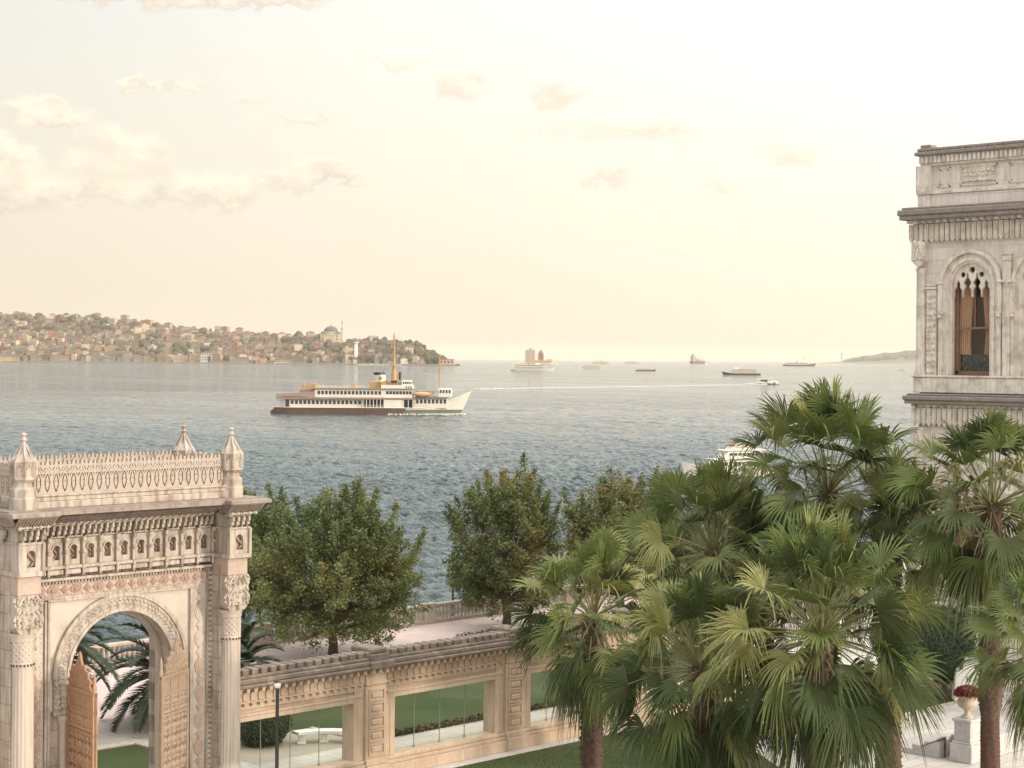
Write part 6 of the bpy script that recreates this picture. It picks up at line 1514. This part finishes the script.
# island tower and the silo block behind it
x, y, z = P(544, 362, 6000); r = empty('island_tower', (x, y, SEA), R(-45), 'hazy tower with a pointed dome on its own islet near the middle horizon', 'tower')
mb = MB(); mb.lathe(0,0,[(44,-1),(42,3),(40,4)],20, rfn=lambda th, z: 1+.12*np.cos(2*th)); mb.build('islet', K['farquay'], r)
mb = MB(); mb.cbox(-34,26,-16,16,3.5,13,.3); mb.cbox(8,30,-12,12,13,17,.3); mb.build('hall', K['h_salmon'], r)
mb = MB(); mb.cbox(-19,-1,-9,9,13,35,.4); mb.cbox(-20,0,-10,10,33,35,.3); mb.build('tower', K['h_brick red'], r)
mb = MB(); mb.lathe(-10,0,[(8,35),(8,38),(6,42),(2,46),(.8,50),(.3,57)],16); mb.build('dome', K['roof_grey'], r)
mb = MB()
for i in range(4): mb.box(-17+i*4.2,-14.8+i*4.2,-9.2,-9,18,22); mb.box(-17+i*4.2,-14.8+i*4.2,-9.2,-9,26,30)
for i in range(9): mb.box(-31+i*6.2,-28.5+i*6.2,-16.2,-16,6,10)
mb.build('windows', K['hwin'], r)
x, y, z = P(530.5, 358, 9500); r = empty('silo_block', (x, y, SEA), R(-45), 'hazy grey silo block on the horizon left of the island tower', 'silo')
mb = MB()
for i in range(5): mb.lathe(-21+i*10.5, 0, [(5.6,-1),(5.6,60)], 14)
mb.cbox(-27,27,-2,8,-1,60,.4); mb.build('silos', K['h_salmon'], r)
mb = MB(); mb.cbox(-24,24,-3,6,60,67,.4); mb.cbox(-6,8,-3,6,67,75,.4); mb.build('headhouse', K['h_pale grey'], r)

# bright moored vessel behind the palms
x, y, z = P(728, 478, 262); r = empty('moored_yacht', (x, y, SEA), R(-28+3), 'white multi deck yacht moored behind the palms, sparkling in the low sun', 'yacht')
L = 21; mb = MB(); n2 = 24; rows_ = []
for i in range(n2+1):
    u = i/n2; w_ = 3.0*(min(1, (u)/.38)**.7)*(.8+.2*min(1, (1-u)/.08)); rows_.append([(-L/2+L*u-(1-u)*(1.2*k/3), w_*(.75+.25*k/3), -.8+(3.0+1.6*max(0, (.4-u)/.4)**1.3)*k/3) for k in range(4)])
Gp = np.array(rows_); Gn = Gp*np.array((1,-1,1)); mb.grid(Gp, 0, True, flip=False); mb.grid(Gn, 0, True, flip=True); mb.add(np.concatenate([Gp[-1], Gn[-1][::-1]]), [tuple(range(8))], 0)
dk = np.stack([Gp[:, 3], Gn[:, 3]], 1); dk[:, :, 2] -= .1; mb.grid(dk, 0); mb.build('hull', K['ship_white'], r)
for d, (a0, a1, z0, z1, b_) in enumerate([(-4.5, 9.5, 2.0, 4.1, 2.5), (-2, 8.5, 4.3, 6.1, 2.2), (0, 6, 6.3, 7.4, 1.7)]):
    mb = MB(); mb.hexa([(a0,-b_,z0),(a1,-b_,z0),(a1,b_,z0),(a0,b_,z0),(a0+1.1,-b_*.9,z1),(a1,-b_*.9,z1),(a1,b_*.9,z1),(a0+1.1,b_*.9,z1)]); mb.build('cabin', K['ship_white'], r)
    mb = MB(); n3 = int((a1-a0-1.5)/1.1)
    for i in range(n3):
        c = a0+1.4+i*1.1
        for s_ in (-1, 1): mb.cbox(c, c+.8, s_*b_*.965-.05, s_*b_*.965+.05, z0+.7, z1-.5, .02)
    mb.build('window_row', K['shipglass'], r)
    mb = MB(); mb.cbox(a0+.2, a1+1.2, -b_*1.08, b_*1.08, z1, z1+.18, .05); mb.build('deck', K['ship_white'] if d < 2 else K['ship_buff'], r)
    mb = MB()
    for s_ in (-1, 1): mb.tube([(a0+.8, s_*b_, z1+.9), (a1+1, s_*b_, z1+.9)], .03, 5); [mb.tube([(a0+.8+k*1.2, s_*b_, z1), (a0+.8+k*1.2, s_*b_, z1+.9)], .025, 4) for k in range(int((a1-a0)/1.2)+1)]
    mb.build('guard_rail', K['ship_white'], r)
r.scale = (.64, .64, .64)
mb = MB(); mb.tube([(3,0,7.4),(3.3,0,9.4)], [.08,.04], 6); mb.tube([(2.4,-1,8.4),(3.4,0,8.7),(2.4,1,8.4)], .05, 5); mb.build('mast', K['ship_white'], r)
